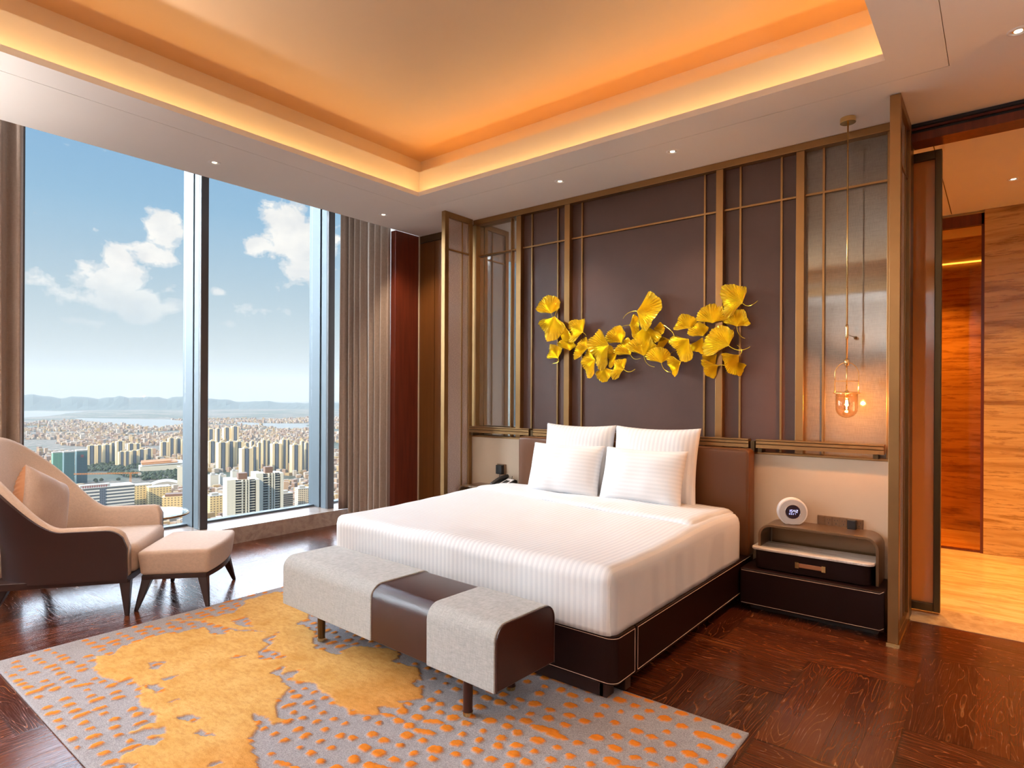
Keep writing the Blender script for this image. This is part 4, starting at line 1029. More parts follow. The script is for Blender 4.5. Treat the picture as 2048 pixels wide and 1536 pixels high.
obj('crossbar', tube(rot([(-w_, 0, -1.735), (w_, 0, -1.735)]), .0022, 8), 'brass', pn, smooth=True)
obj('rim_ring', tube([(w_ * math.cos(2 * PI * k / 40), w_ * math.sin(2 * PI * k / 40), zb_) for k in range(40)], .0035, 8, closed=True), 'brass', pn, smooth=True)
obj('stem', tube([(0, 0, -1.63), (0, 0, -1.80)], .004, 8), 'brass', pn, smooth=True)
obj('lamp_holder', lathe([(.006, -1.795), (.013, -1.80), (.013, -1.845), (.010, -1.85)], 16), 'brass', pn, smooth=True)
cup = [(.064, -1.805), (.064, -1.90)]
for k in range(1, 9):
    a = math.radians(90 * k / 8); cup.append((.064 * math.cos(a) + .0002, -1.915 - .062 * math.sin(a)))
obj('glass_cup', lathe(cup, 40, cap=False), 'cup_glass', pn, smooth=True, solid=.003)
obj('bulb', lathe([(.0005, -1.925), (.010, -1.922), (.017, -1.90), (.016, -1.875), (.009, -1.85), (.008, -1.845)], 20, cap=False), 'cup_glass', pn, smooth=True)
obj('filament', tube([(-.004, 0, -1.86), (-.006, 0, -1.895), (0, 0, -1.905), (.006, 0, -1.895), (.004, 0, -1.86)], .0022, 6), 'filament', pn)
l_ = lamp('pendant_glow', 'POINT', (0, 0, -1.885), None, 22.0, (1.0, .48, .14), shadow_soft_size=.012); l_.parent = pn
obj('wall_tie', tube([(.005, .0, -1.43), (.005, .27, -1.43)], .0016, 8), 'dark_bronze', pn)
obj('wall_knob', lathe([(.009, -1.44), (.011, -1.43), (.009, -1.42)], 16, (.005, .27, 0)), 'dark_bronze', pn)

# ================================================================== GINKGO WALL ART
art = thing('wall_art', 'gold ginkgo leaf wall sculpture spread across the dark leather panels', 'wall art', (-2.45, YW + .03, 1.95))
def leaf_bm(bx, bz, a, rt, r1, l1, r2, l2, dep, k_):
    bm = bmesh.new(); n = 38; m_ = 8; rnd = random.Random(k_)
    P0 = rnd.random() * 6; tilt = rnd.uniform(-.25, .25); cup_ = rnd.uniform(.1, .35)
    G = []
    amin, amax = r1 - .26, r2 + .26
    for i in range(n + 1):
        t_ = i / n; th = amin + (amax - amin) * t_
        # outline radius: through side lobes and tip
        if th < 0: f = max(0, min(1, 1 - th / r1)); L_ = l1 + (rt - l1) * (f * f * (3 - 2 * f))
        else: f = max(0, min(1, 1 - th / r2)); L_ = l2 + (rt - l2) * (f * f * (3 - 2 * f))
        L_ *= 1.08 + .060 * math.sin(th * 5 + P0) + .020 * math.sin(th * 17 + P0 * 2) + .012 * (1 if i % 2 else -1)
        e_ = min(t_, 1 - t_); L_ *= 1.04 * (1 - .30 * math.exp(-(e_ / .03) ** 1.5))
        row = []
        for j in range(m_ + 1):
            s = j / m_; rr = L_ * (s ** .9) + .003
            # petal sides curve in near the base
            tw = th * (0.74 + .26 * s ** .5)
            x = bx + rr * math.cos(a + tw); z = bz + rr * math.sin(a + tw)
            rib = (.0022 + .018 * L_) * (1 if i % 2 else -1) * min(1, s * 2)
            dy = -dep - rib - L_ * s * (cup_ * .30 * math.cos(th * 2.0 + P0) * s + tilt * math.sin(th) + .13 * math.sin(th * 5 + P0 * 1.7) * s) 
            row.append(bm.verts.new((x + 2.45, min(dy, -.012), z - 1.95)))
        G.append(row)
    for i in range(n):
        for j in range(m_): bm.faces.new((G[i][j], G[i + 1][j], G[i + 1][j + 1], G[i][j + 1]))
    return bm
for k_, (bx, bz, a, rt, r1, l1, r2, l2, dep, st) in enumerate(LEAVES):
    o = obj('leaf', leaf_bm(bx, bz, a, rt, r1, l1, r2, l2, dep + .03, k_), 'gold_leaf', art, solid=.0015)
    if st:
        ex, ez = st
        p0 = Vector((bx, bz)); p2 = Vector((ex, ez)); d = Vector((-math.cos(a), -math.sin(a))); p1 = p0 + d * (p2 - p0).length * .65
        if (p2 - p0).length > .03:
            pth = []
            for i in range(11):
                t_ = i / 10; q = p0 * (1 - t_) ** 2 + p1 * 2 * t_ * (1 - t_) + p2 * t_ * t_
                pth.append((q.x + 2.45, -dep - .028 + .01 * t_, q.y - 1.95))
            obj('stem', tube(pth, .0028, 6, r1=.0018), 'gold_leaf', o)
# rods that hold the leaves off the wall
bm = bmesh.new()
for k_ in (1, 3, 7, 11, 15, 17, 20, 23, 26, 28, 29, 32):
    q = LEAVES[k_]; cx = q[0] + .5 * q[3] * math.cos(q[2]); cz = q[1] + .5 * q[3] * math.sin(q[2])
    tube([(cx + 2.45, -q[8], cz - 1.95), (cx + 2.45, 0.0, cz - 1.95)], .003, 6, bm)
obj('standoff', bm, 'brass', art)
pts = [(LEAVES[i][0] + .45 * LEAVES[i][3] * math.cos(LEAVES[i][2]) + 2.45, -.022, LEAVES[i][1] + .45 * LEAVES[i][3] * math.sin(LEAVES[i][2]) - 1.95) for i in (1, 2, 5, 6, 8, 7, 11, 17, 20, 23, 24, 26, 29)]
obj('support_wire', tube(pts, .003, 6), 'brass', art)

# ================================================================== ARMCHAIR
ch = thing('armchair', 'wingback armchair in beige linen with dark leather outer shell by the windows', 'armchair', (-5.235, 1.555, 0), math.radians(-35))
def chair_shell():
    n1_, n2_, n3_ = 18, 22, 18
    cl = []      # centre line points and outward normals, arc parameter
    hw_, r_, yf, yb = .425, .34, .40, -.40
    for i in range(n1_): cl.append((hw_, yf + (yb + r_ - yf) * i / n1_))
    for i in range(n2_ + 1):
        a = math.radians(0 - 90 * i / n2_); cl.append((hw_ - r_ + r_ * math.cos(a), yb + r_ + r_ * math.sin(a)))
    # back flat
    cl.append((0.0, yb))
    half = cl; full = half + [(-x, y) for (x, y) in half[:-1][::-1]]
    P_ = [Vector((x, y)) for x, y in full]; N_ = len(P_)
    s_ = [0]
    for i in range(1, N_): s_.append(s_[-1] + (P_[i] - P_[i - 1]).length)
    tot = s_[-1]; res_ = []
    for i in range(N_):
        d = (P_[min(i + 1, N_ - 1)] - P_[max(i - 1, 0)]).normalized(); nrm = Vector((d.y, -d.x))
        if nrm.dot(P_[i] - Vector((0, .1))) < 0: nrm = -nrm
        res_.append((P_[i], nrm, min(s_[i], tot - s_[i]), tot / 2))
    return res_
CS = chair_shell()
def ztop(s, half, side=1):
    base = .605; r_ = .13 if side > 0 else .055
    if s < r_: base = .605 - r_ + math.sqrt(max(0, r_ * r_ - (r_ - s) ** 2))
    t_ = (s - .38) / (half - .12 - .38); t_ = max(0, min(1, t_)); t_ = t_ * t_ * (3 - 2 * t_)
    return base + (1.185 - .605) * t_
def shell_bm(o0, o1, dz, zb0, round_top):
    bm = bmesh.new(); rings = []
    for (P_, nr, s, half) in CS:
        zt_ = ztop(s, half, P_.x) + dz; ring = []
        lean = lambda z: max(0, (z - .42)) * (.10 + .20 * max(0, min(1, (s - .35) / .4)))
        prof = [(o1, zb0), (o1, .45), (o1, .45 + (zt_ - .03 - .45) * .5), (o1, zt_ - .03)]
        if round_top:
            c = (o0 + o1) / 2; rr = (o1 - o0) / 2
            prof = prof[:-1] + [(c + rr * math.cos(math.radians(a)), zt_ - rr + rr * math.sin(math.radians(a))) for a in (0, 30, 60, 90, 120, 150, 180)]
        else:
            prof += [(o1 - .002, zt_), (o0, zt_)]
        prof += [(o0, .45 + (zt_ - .03 - .45) * .5), (o0, .45), (o0, zb0)]
        for (off, z) in prof:
            q = P_ + nr * (off + lean(z)); ring.append(bm.verts.new((q.x, q.y, z)))
        rings.append(ring)
    m_ = len(rings[0])
    for i in range(len(rings) - 1):
        for k in range(m_): bm.faces.new((rings[i][k], rings[i][(k + 1) % m_], rings[i + 1][(k + 1) % m_], rings[i + 1][k]))
    bm.faces.new(rings[0][::-1]); bm.faces.new(rings[-1])
    return bm
obj('leather_shell', shell_bm(.012, .040, -.022, .245, False), 'chair_leather', ch, smooth=False, bevel=.003)
obj('upholstered_inner', shell_bm(-.055, .022, .0, .26, True), 'chair_fabric', ch, smooth=True)
seat = rbox(-.365, .365, -.33, .435, .262, .455, .045, .06, lambda p_, n_: Vector((0, .018 * (1 - (p_.x / .37) ** 2) if p_.y > .35 else 0, .012 * (1 - (p_.x / .4) ** 2) if p_.z > .4 else 0)))
obj('seat_cushion', seat, 'chair_fabric', ch, smooth=True)
def tray_bm(hx, hy, z0, z1, bulge):
    pts = []
    for k in range(9): u = k / 8; pts.append((-hx + 2 * hx * u, hy + bulge * (1 - (2 * u - 1) ** 2)))
    pts += [(hx, -hy), (-hx, -hy)]
    return prism(pts, z0, z1)
obj('base_frame', tray_bm(.445, .40, .215, .262, .02), 'dark_wood', ch, bevel=.004)
def leg_bm(tx, ty, fx, fy, z1, wt, wf, z0=.001):
    bm = bmesh.new(); vs = []
    for (x, y, w_, z) in ((fx, fy, wf, z0), (tx, ty, wt, z1)):
        for (sx, sy) in ((-1, -1), (1, -1), (1, 1), (-1, 1)): vs.append(bm.verts.new((x + sx * w_, y + sy * w_, z)))
    for f in ((3, 2, 1, 0), (4, 5, 6, 7), (0, 1, 5, 4), (1, 2, 6, 5), (2, 3, 7, 6), (3, 0, 4, 7)): bm.faces.new([vs[i] for i in f])
    return bm
for (x, y, fx, fy) in ((.395, .375, .455, .40), (-.395, .375, -.44, .42), (.36, -.33, .40, -.42), (-.36, -.33, -.40, -.42)):
    obj('leg', leg_bm(x, y, fx, fy, .23, .034, .013), 'dark_wood', ch, bevel=.004)
# cushion
bm = pillow_bm(.45, .45, .17, 9, 34, .008)
bmesh.ops.delete(bm, geom=[v for v in bm.verts if v.co.y < -.0005 and max(abs(v.co.x), abs(v.co.z)) < .2249], context='VERTS')
cu = obj('cushion', bm, 'cushion_fabric', None, smooth=True, solid=.003)
cu.matrix_world = Matrix.Translation((-5.325, 1.33, .712)) @ Matrix.Rotation(math.radians(-44), 4, 'Z') @ Matrix.Rotation(math.radians(12), 4, 'X') @ Matrix.Rotation(math.radians(-27), 4, 'Y')
# gathered satin back of the cushion, its pleats run in from the seam
bm = pillow_bm(.452, .452, .27, 9, 72, .0)
bmesh.ops.delete(bm, geom=[v for v in bm.verts if v.co.y > .0005], context='VERTS')
for v in bm.verts:
    a_ = v.co.z if abs(v.co.x) > abs(v.co.z) else v.co.x
    v.co.y -= (.004 + .0045 * math.sin(a_ * 210 + 2 * math.sin(a_ * 37))) * min(1, abs(v.co.y) / .015) * min(1, max(abs(v.co.x), abs(v.co.z)) / .16)
obj('gathered_back', bm, 'cushion_satin', cu, smooth=True)
tag(cu, 'square beige cushion with gathered edge leaning in the armchair', 'cushion')

# ================================================================== OTTOMAN
ot = thing('ottoman', 'beige linen footstool on splayed dark legs in front of the armchair', 'footstool', (-4.765, 2.085, 0), math.radians(-41.5))
def ott(p_, n_):
    k = (1 - (p_.x / .35) ** 2); d = Vector((0, 0, 0))
    if p_.y > .15: d.y += .045 * k
    if p_.y < -.15: d.y -= .0 * k
    d.y *= 1
    if p_.z > .36: d.z += .014 * k * (1 - (p_.y / .26) ** 2)
    return d
def ott_bm():
    bm = rbox(-.335, .335, -.235, .235, .235, .408, .028, .05, ott)
    for v in bm.verts:      # waist: narrower below
        f = (v.co.z - .235) / .173
        v.co.x *= .93 + .07 * f; v.co.y *= .93 + .07 * f
    return bm
obj('cushion_top', ott_bm(), 'chair_fabric', ot, smooth=True)
obj('base_frame', tray_bm(.305, .212, .205, .236, .045), 'dark_wood', ot, bevel=.003)
for (sx, sy) in ((1, 1), (1, -1), (-1, 1), (-1, -1)):
    obj('leg', leg_bm(sx * .265, sy * .180, sx * .335, sy * .232, .215, .032, .012), 'dark_wood', ot, bevel=.004)

# ================================================================== SIDE TABLE
tb = thing('side_table', 'small round glass top side table behind the armchair by the window', 'side table', (-5.76, 2.24, 0))
obj('table_top', lathe([(.245, .458), (.25, .462), (.25, .470), (.245, .474)], 48), 'table_glass', tb, smooth=False)
obj('rim', tube([(.25 * math.cos(2 * PI * k / 48), .25 * math.sin(2 * PI * k / 48), .452) for k in range(48)], .008, 8, closed=True), 'bronze', tb, smooth=True)
obj('column', lathe([(.014, .012), (.014, .456)], 20), 'bronze', tb, smooth=False)
obj('base_plate', lathe([(.15, .001), (.15, .010), (.14, .013)], 40), 'bronze', tb)

# ================================================================== CURTAINS
def curtain(path, z0f, z1, amp, waves, label, seed, nseg=160):
    bm = bmesh.new(); rnd = random.Random(seed)
    P_ = [Vector(p_) for p_ in path]; s_ = [0]
    for i in range(1, len(P_)): s_.append(s_[-1] + (P_[i] - P_[i - 1]).length)
    def at_(u):
        d = u * s_[-1]
        for i in range(1, len(P_)):
            if d <= s_[i] or i == len(P_) - 1:
                f = (d - s_[i - 1]) / (s_[i] - s_[i - 1]); q = P_[i - 1].lerp(P_[i], f); tn = (P_[i] - P_[i - 1]).normalized(); return q, Vector((-tn.y, tn.x))
    ph = [rnd.uniform(0, 6) for _ in range(4)]; nz = 24; G = []
    for j in range(nz + 1):
        v = j / nz; row = []
        for i in range(nseg + 1):
            u = i / nseg; q, nrm = at_(u)
            um = u + .018 * math.sin(3 * v + ph[0]) * math.sin(PI * u)
            a = amp * (.75 + .35 * v)
            off = a * math.sin(2 * PI * waves * um + ph[1] + .5 * math.sin(2 * PI * um * 2 + ph[2])) + a * .28 * math.sin(2 * PI * waves * 2.3 * um + ph[3])
            off += .006 * noise.noise(Vector((u * 9, v * 3, seed)))
            z = z1 + (z0f(q) - z1) * v
            row.append(bm.verts.new((q.x + nrm.x * off, q.y + nrm.y * off, z)))
        G.append(row)
    for j in range(nz):
        for i in range(nseg): bm.faces.new((G[j][i], G[j][i + 1], G[j + 1][i + 1], G[j + 1][i]))
    c = P_[len(P_) // 2]
    o = obj('curtain', bm, 'curtain_fabric', None, smooth=True, solid=.004, origin=(c.x, c.y, 0))
    tag(o, label, 'curtain'); return o
curtain([(-6.06, 4.37), (-5.90, 4.42), (-5.62, 4.46), (-5.345, 4.49)], lambda q: .17 if q.x < -5.93 else .012, 3.98, .045, 7, 'taupe floor length curtain gathered at the right end of the windows', 3)
curtain([(-5.88, .55), (-5.98, .80), (-5.92, 1.10), (-5.98, 1.345)], lambda q: .012, 3.98, .040, 6, 'taupe curtain gathered at the left edge behind the armchair', 8)
for yk in (-2.2,):
    curtain([(-5.95, -2.9), (-5.95, -2.3)], lambda q: .012, 3.98, .045, 6, 'taupe curtain further along the window wall behind the view', 11)

# ================================================================== RUG
def rug_mesh():
    RX0, RX1, RY0, RY1 = -4.36, -0.868, 0.855, 2.785; st = .0085
    nx, ny = int((RX1 - RX0) / st), int((RY1 - RY0) / st)
    def inside(P_, x, y):
        c = False; j = len(P_) - 1
        for i in range(len(P_)):
            if (P_[i][1] > y) != (P_[j][1] > y) and x < (P_[j][0] - P_[i][0]) * (y - P_[i][1]) / (P_[j][1] - P_[i][1]) + P_[i][0]: c = not c
            j = i
        return c
    rnd = random.Random(12); dots = []
    # rows of woven dots that swirl a little
    import itertools
    for iy in range(0, 24):
        for ix in range(0, 44):
            x = RX0 + .03 + ix * .0740 + ix * ix * .00018 + (.037 if iy % 2 else 0); y = RY0 + .03 + iy * .083
            wx = .035 * math.sin(y * 4 + x * 1.3); wy = .035 * math.sin(x * 3.1) + .02 * math.sin(y * 5)
            x += wx + rnd.uniform(-.013, .013); y += wy + rnd.uniform(-.013, .013)
            if rnd.random() < .10: continue
            r_ = rnd.uniform(.012, .019) * (1.45 if x > -2.2 else 1.05); el_ = (rnd.choice((1.0, 1.3, 1.6, 1.1)) if x < -2.6 else rnd.choice((1.0, 1.15, 1.3))) * (1.2 if x < -3 else 1) 
            if rnd.random() < .07: el_ = 2.9
            dots.append((x, y, r_, el_, rnd.uniform(-.35, .35) + (0.2 if x > -2.3 else 1.45)))
    cell = {}
    for d in dots:
        cell.setdefault((int(d[0] / .10), int(d[1] / .10)), []).append(d)
    verts = []; pile = []; warm = []
    for j in range(ny + 1):
        for i in range(nx + 1):
            x = RX0 + (RX1 - RX0) * i / nx; y = RY0 + (RY1 - RY0) * j / ny
            wx = x + .022 * noise.noise(Vector((x * 11, y * 11, 0))) + .012 * noise.noise(Vector((x * 30, y * 30, 5)))
            wy = y + .022 * noise.noise(Vector((x * 11, y * 11, 7))) + .012 * noise.noise(Vector((x * 30, y * 30, 9)))
            g = inside(RUGMAIN, wx, wy) or inside(RUGTOP, wx, wy)
            if g:
                for hh in RUGHOLES:
                    if inside(hh, wx, wy): g = False; break
                wmv = max(0, min(1, (x + 2.7) * 1.1))
            if not g:
                wmv = .88 + .12 * max(0, min(1, (x + 3.0) * .9))
                qx, qy = x + (wx - x) * .25, y + (wy - y) * .25
                cx, cy = int(qx / .10), int(qy / .10)
                for a in (-1, 0, 1):
                    for b in (-1, 0, 1):
                        for (dx, dy, r_, el_, an) in cell.get((cx + a, cy + b), ()):
                            u = (qx - dx) * math.cos(an) + (qy - dy) * math.sin(an); v = -(qx - dx) * math.sin(an) + (qy - dy) * math.cos(an)
                            if (u / el_) ** 2 + v * v < r_ * r_: g = True
            if min(x - RX0, RX1 - x, y - RY0, RY1 - y) < .012: g = False
            pile.append(1.0 if g else 0.0); warm.append(min(1, wmv) if not (g and False) else 0)
            verts.append((x, y, .0155 if g else .0095))
    me = bpy.data.meshes.new('pile')
    faces = []
    for j in range(ny):
        for i in range(nx):
            a = j * (nx + 1) + i; faces.append((a, a + 1, a + nx + 2, a + nx + 1))
    # skirt down to the floor
    base = len(verts)
    rim = [i for i in range(nx + 1)] + [j * (nx + 1) + nx for j in range(1, ny + 1)] + [ny * (nx + 1) + i for i in range(nx - 1, -1, -1)] + [j * (nx + 1) for j in range(ny - 1, 0, -1)]
    for r_ in rim:
        verts.append((verts[r_][0], verts[r_][1], .0006)); pile.append(0); warm.append(0)
    n = len(rim)
    for k in range(n):
        faces.append((rim[k], base + k, base + (k + 1) % n, rim[(k + 1) % n]))
    me.from_pydata(verts, [], faces)
    at1 = me.attributes.new('pile', 'FLOAT', 'POINT'); at1.data.foreach_set('value', pile)
    at3 = me.attributes.new('warm', 'FLOAT', 'POINT'); at3.data.foreach_set('value', warm)
    me.materials.append(MAT['rug_wool']); me.shade_smooth()
    o = bpy.data.objects.new('rug', me); col.objects.link(o)
    tag(o, 'large grey rug with raised gold map like patches and orange dots', 'rug')
rug_mesh()

# ================================================================== CITY OUTSIDE, far below the tower room
G = -200.0
def city_struct(name, bm, mat): 
    o = obj(name, bm, mat); o['kind'] = 'structure'; return o
city_struct('ground', B((-17000, -60, -6000, 16000, G - 2, G)), 'city_ground')
for k, P_ in enumerate(RIVER):
    c = (sum(p_[0] for p_ in P_) / len(P_), sum(p_[1] for p_ in P_) / len(P_))
    pts = []
    for i in range(len(P_)):
        a, b = Vector(P_[i]), Vector(P_[(i + 1) % len(P_)])
        for t_ in range(8):
            q = a.lerp(b, t_ / 8); nn = noise.noise(Vector((q.x * .004, q.y * .004, k))) * 70; d = (q - Vector(c)).normalized(); q = q + d * nn; pts.append((q.x, q.y))
    city_struct('river', prism(pts, G, G + .6), 'river_water')
# hills
bm = bmesh.new(); NX, NY = 120, 10; Gd = []
for j in range(NY + 1):
    row = []
    for i in range(NX + 1):
        a = math.radians(4 + 40 * i / NX); d = 9300 + j * 380
        azd = math.degrees(a)
        prof = 165 + 75 * noise.noise(Vector((azd * .42, 0, 3))) + 35 * noise.noise(Vector((azd * 1.3, 0, 8)))
        prof *= 1.0 if azd < 24 else max(.45, 1 - (azd - 24) / 12)
        h_ = prof * 0.95 * math.exp(-((j - 5) / 2.6) ** 2) + 12 * noise.noise(Vector((azd * 2, j * .7, 0)))
        if j in (0, NY): h_ = -4
        row.append(bm.verts.new((-math.cos(a) * d, math.sin(a) * d, G + max(-4, h_))))
    Gd.append(row)
for j in range(NY):
    for i in range(NX): bm.faces.new((Gd[j][i], Gd[j][i + 1], Gd[j + 1][i + 1], Gd[j + 1][i]))
city_struct('hills', bm, 'hill_green')

def face_angle(x, y): return math.atan2(y, x)
def tower_proto():
    """slender apartment tower one unit wide, one unit high"""
    bm = bmesh.new()
    B((-.5, .5, -.62, -.30, 0, 1, 0), (-.5, .5, .30, .62, 0, 1, 0), (-.36, .36, -.30, .30, 0, .995, 1), (-.5, -.36, -.16, .16, 0, 1, 0), (.36, .5, -.16, .16, 0, 1, 1), bm=bm)
    return bm
def roof_proto():
    return B((-.22, .22, -.25, .25, 1.0, 1.045), (-.10, .10, -.12, .12, 1.045, 1.075))
def add_tower(x, y, w_, h_, label, group, mats=('facade_cream', 'facade_slate_shade'), rz=0.0):
    t_ = thing('apartment_tower', label, 'tower', (x, y, G), rz, group)
    bm = tower_proto()
    for v in bm.verts: v.co.x *= w_; v.co.y *= w_; v.co.z *= h_
    obj('tower_body', bm, list(mats), t_)
    bm = roof_proto()
    for v in bm.verts: v.co.x *= w_; v.co.y *= w_; v.co.z *= h_
    obj('roof_house', bm, 'facade_cream', t_)
    return t_
ORD = 'first,second,third,fourth,fifth,sixth,seventh,eighth,ninth,tenth,eleventh,twelfth,thirteenth,fourteenth,fifteenth,sixteenth,seventeenth,eighteenth,nineteenth,twentieth,twenty first,twenty second'.split(',')
def order(T):
    q = sorted(range(len(T)), key=lambda i: T[i][1] / -T[i][0]); return {i: n for n, i in enumerate(q)}
ordL, ordR = order(TOWERS_L), order(TOWERS_R)
for k, (x, y, w_, h_) in enumerate(TOWERS_L):
    add_tower(x, y, w_ * .74, h_, ORD[ordL[k]] + ' from the left of the sixteen cream apartment towers behind the left window pane', 'apartment towers through the left pane', rz=math.radians(-12 + 5 * (k % 3)))
for k, (x, y, w_, h_) in enumerate(TOWERS_R):
    add_tower(x, y, w_ * .74, h_, ORD[ordR[k]] + ' from the left of the cream apartment towers crowded behind the right window pane', 'apartment towers through the right pane', rz=math.radians(-14 + 4 * (k % 3)))
SPc = SPECIAL
def loc_(k): return SPc[k][0], SPc[k][1], SPc[k][2], SPc[k][3]
def facing(x, y): return math.atan2(y, x) + PI        # local +x looks back to the room
# two big towers close in front
for key, label, rz in (('big1', 'nearest pale apartment tower with dark balconies, the left one of two in front', 10), ('big2', 'nearest pale apartment tower with dark balconies, the taller right one of two in front', 14)):
    x, y, w_, h_ = loc_(key)
    t_ = thing('apartment_tower', label, 'tower', (x, y, G), math.atan2(-y, -x) + math.radians(rz))
    # local x toward the room, y across (positive to the left)
    hw_ = w_ / 2
    obj('side_wing', B((-hw_ * .9, hw_ * .7, -hw_, -hw_ * .48, 0, h_)), 'facade_white', t_)
    obj('side_wing', B((-hw_ * .9, hw_ * .62, hw_ * .80, hw_, 0, h_ * .985)), 'facade_white', t_)
    obj('end_balconies', B((-hw_ * .8, hw_ * .4, hw_ * .70, hw_ * .82, 0, h_ * .97)), 'facade_balcony', t_)
    for yq in (-.10, .14, .30): obj('white_fin', B((hw_ * .4, hw_ * .70, hw_ * yq, hw_ * (yq + .07), 0, h_ * .99)), 'facade_white', t_)
    obj('core', B((-hw_ * .8, hw_ * .45, -hw_ * .48, hw_ * .72, 0, h_ * .99)), 'facade_windows', t_)
    fw = bmesh.new(); nf = int(h_ / 3.2)
    for f in range(nf):
        z = f * 3.2
        B((hw_ * .45, hw_ * .78, -hw_ * .46, -hw_ * .12, z, z + .55), (hw_ * .45, hw_ * .62, hw_ * .38, hw_ * .72, z, z + .55), bm=fw)
    obj('balcony_stack', fw, 'facade_white', t_)
    obj('recess', B((hw_ * .44, hw_ * .50, -hw_ * .46, -hw_ * .12, 0, h_ * .985), (hw_ * .44, hw_ * .50, hw_ * .34, hw_ * .72, 0, h_ * .985)), 'facade_balcony', t_)
    obj('roof_house', B((-hw_ * .3, hw_ * .3, -hw_ * .25, hw_ * .3, h_ * .99, h_ * 1.065)), 'roof_brown', t_)
# towers under green netting
for key, label, hs in (('green1', 'unfinished tower wrapped in green netting, leftmost behind the armchair', 'facade_green'), ('green2', 'unfinished tower in dark green netting between two others', 'facade_greendark'), ('green3', 'unfinished teal netted tower with small red sign, rightmost of three', 'facade_greendark')):
    x, y, w_, h_ = loc_(key)
    t_ = thing('unfinished_tower', label, 'tower', (x, y, G), math.atan2(-y, -x) + .22)
    obj('netted_body', B((-w_ * .28, w_ * .28, -w_ * .37, w_ * .37, 0, h_ * .965)), hs, t_)
    obj('bare_top_floor', B((-w_ * .28, w_ * .28, -w_ * .39, w_ * .39, h_ * .965, h_)), 'roof_white', t_)
    if key == 'green3': obj('sign', B((w_ * .30, w_ * .305 + .2, -w_ * .1, w_ * .1, h_ * .78, h_ * .86)), 'sign_red', t_)
# office block with white bands and rooftop sign
x, y, w_, h_ = loc_('office')
t_ = thing('office_building', 'wide office block with white horizontal bands and red rooftop lettering', 'building', (x, y, G), math.atan2(-y, -x) + .18)
obj('body', B((-26, 12, -w_ * .5, w_ * .5, 0, h_ - 3)), 'facade_bands', t_)
obj('corner_bay', B((8, 13, -w_ * .1, w_ * .0, 0, h_ - 4), (8, 13, -w_ * .47, -w_ * .40, 0, h_ - 4)), 'facade_slate_shade', t_)
obj('roof', B((-27, 13, -w_ * .51, w_ * .51, h_ - 3, h_ - 1.5), (-12, 2, -w_ * .4, w_ * .1, h_ - 1.5, h_ + 2)), 'roof_white', t_)
bm = bmesh.new()
for i in range(11):
    y_ = -w_ * .38 + i * w_ * .038; B((12.6, 13.2, y_, y_ + w_ * .018, h_ - 1.2, h_ + 2.2), (12.6, 13.2, y_, y_ + w_ * .030, h_ + .4, h_ + 1.0), bm=bm)
obj('rooftop_letters', bm, 'sign_red', t_)
x, y, w_, h_ = loc_('officeb')
t_ = thing('office_building', 'cream office block right next to the banded one', 'building', (x, y, G), math.atan2(-y, -x) + .18)
obj('body', B((-16, 10, -w_ * .5, w_ * .5, 0, h_)), 'facade_yellow', t_); obj('parapet', B((-16.5, 10.5, -w_ * .51, w_ * .51, h_, h_ + 1.2)), 'roof_white', t_)
x, y, w_, h_ = loc_('yellow')
t_ = thing('office_building', 'yellow low block with small windows near the window mullion', 'building', (x, y, G), math.atan2(-y, -x) + .18)
obj('body', B((-16, 10, -w_ * .5, w_ * .5, 0, h_)), 'facade_yellow', t_); obj('roof', B((-16, 10, -w_ * .5, w_ * .5, h_, h_ + 1)), 'roof_white', t_)
x, y, w_, h_ = loc_('y2')
t_ = thing('office_building', 'lowest yellow building just above the armchair arm', 'building', (x, y, G), math.atan2(-y, -x) - .1)
obj('body', B((-14, 10, -w_ * .5, w_ * .5, 0, h_)), 'facade_yellow', t_); obj('roof', B((-14, 4, -w_ * .4, w_ * .3, h_, h_ + 4)), 'roof_brown', t_)
# domed hall
x, y, w_, h_ = loc_('dome')
t_ = thing('sports_hall', 'hall with a broad white curved roof beside the left mullion', 'hall', (x, y, G), math.atan2(-y, -x))
prof = [(-w_ * .55 + w_ * 1.1 * k / 16, h_ * .55 + h_ * .45 * math.sin(PI * k / 16)) for k in range(17)] + [(w_ * .55, h_ * .5), (-w_ * .55, h_ * .5)]
obj('curved_roof', prism(prof, -26, 22, None, 'x'), 'roof_white', t_)
obj('walls', B((-24, 20, -w_ * .52, w_ * .52, 0, h_ * .5)), 'facade_yellow', t_)
# orange roofed hall
x, y, w_, h_ = loc_('orange')
t_ = thing('exhibition_hall', 'long white hall with a sloping orange roof', 'hall', (x, y, G), math.atan2(-y, -x) + .1)
obj('walls', B((-30, 20, -w_ * .5, w_ * .45, 0, h_ * .55)), 'facade_white', t_)
bm = bmesh.new()
for i in range(3):
    z = h_ * (.60 + .13 * i); yy_ = (-w_ * .46, w_ * .40 - i * 14)
    vs = [bm.verts.new(q) for q in ((-30 + i * 6, yy_[0], z + 4), (21 - i * 9, yy_[0], z - 1), (21 - i * 9, yy_[1], z + 2), (-30 + i * 6, yy_[1], z + 6), (-30 + i * 6, yy_[0], z + 5.6), (21 - i * 9, yy_[0], z + .6), (21 - i * 9, yy_[1], z + 3.6), (-30 + i * 6, yy_[1], z + 7.6))]
    for f in ((3, 2, 1, 0), (4, 5, 6, 7), (0, 1, 5, 4), (1, 2, 6, 5), (2, 3, 7, 6), (3, 0, 4, 7)):
        fc = bm.faces.new([vs[q] for q in f]); fc.material_index = 1 if i == 0 else 0
obj('layered_roof', bm, ['roof_orange', 'roof_white'], t_)
x, y, w_, h_ = loc_('slim')
t_ = thing('apartment_tower', 'slim pinkish white block cut by the left window mullion', 'tower', (x, y, G), math.atan2(-y, -x))
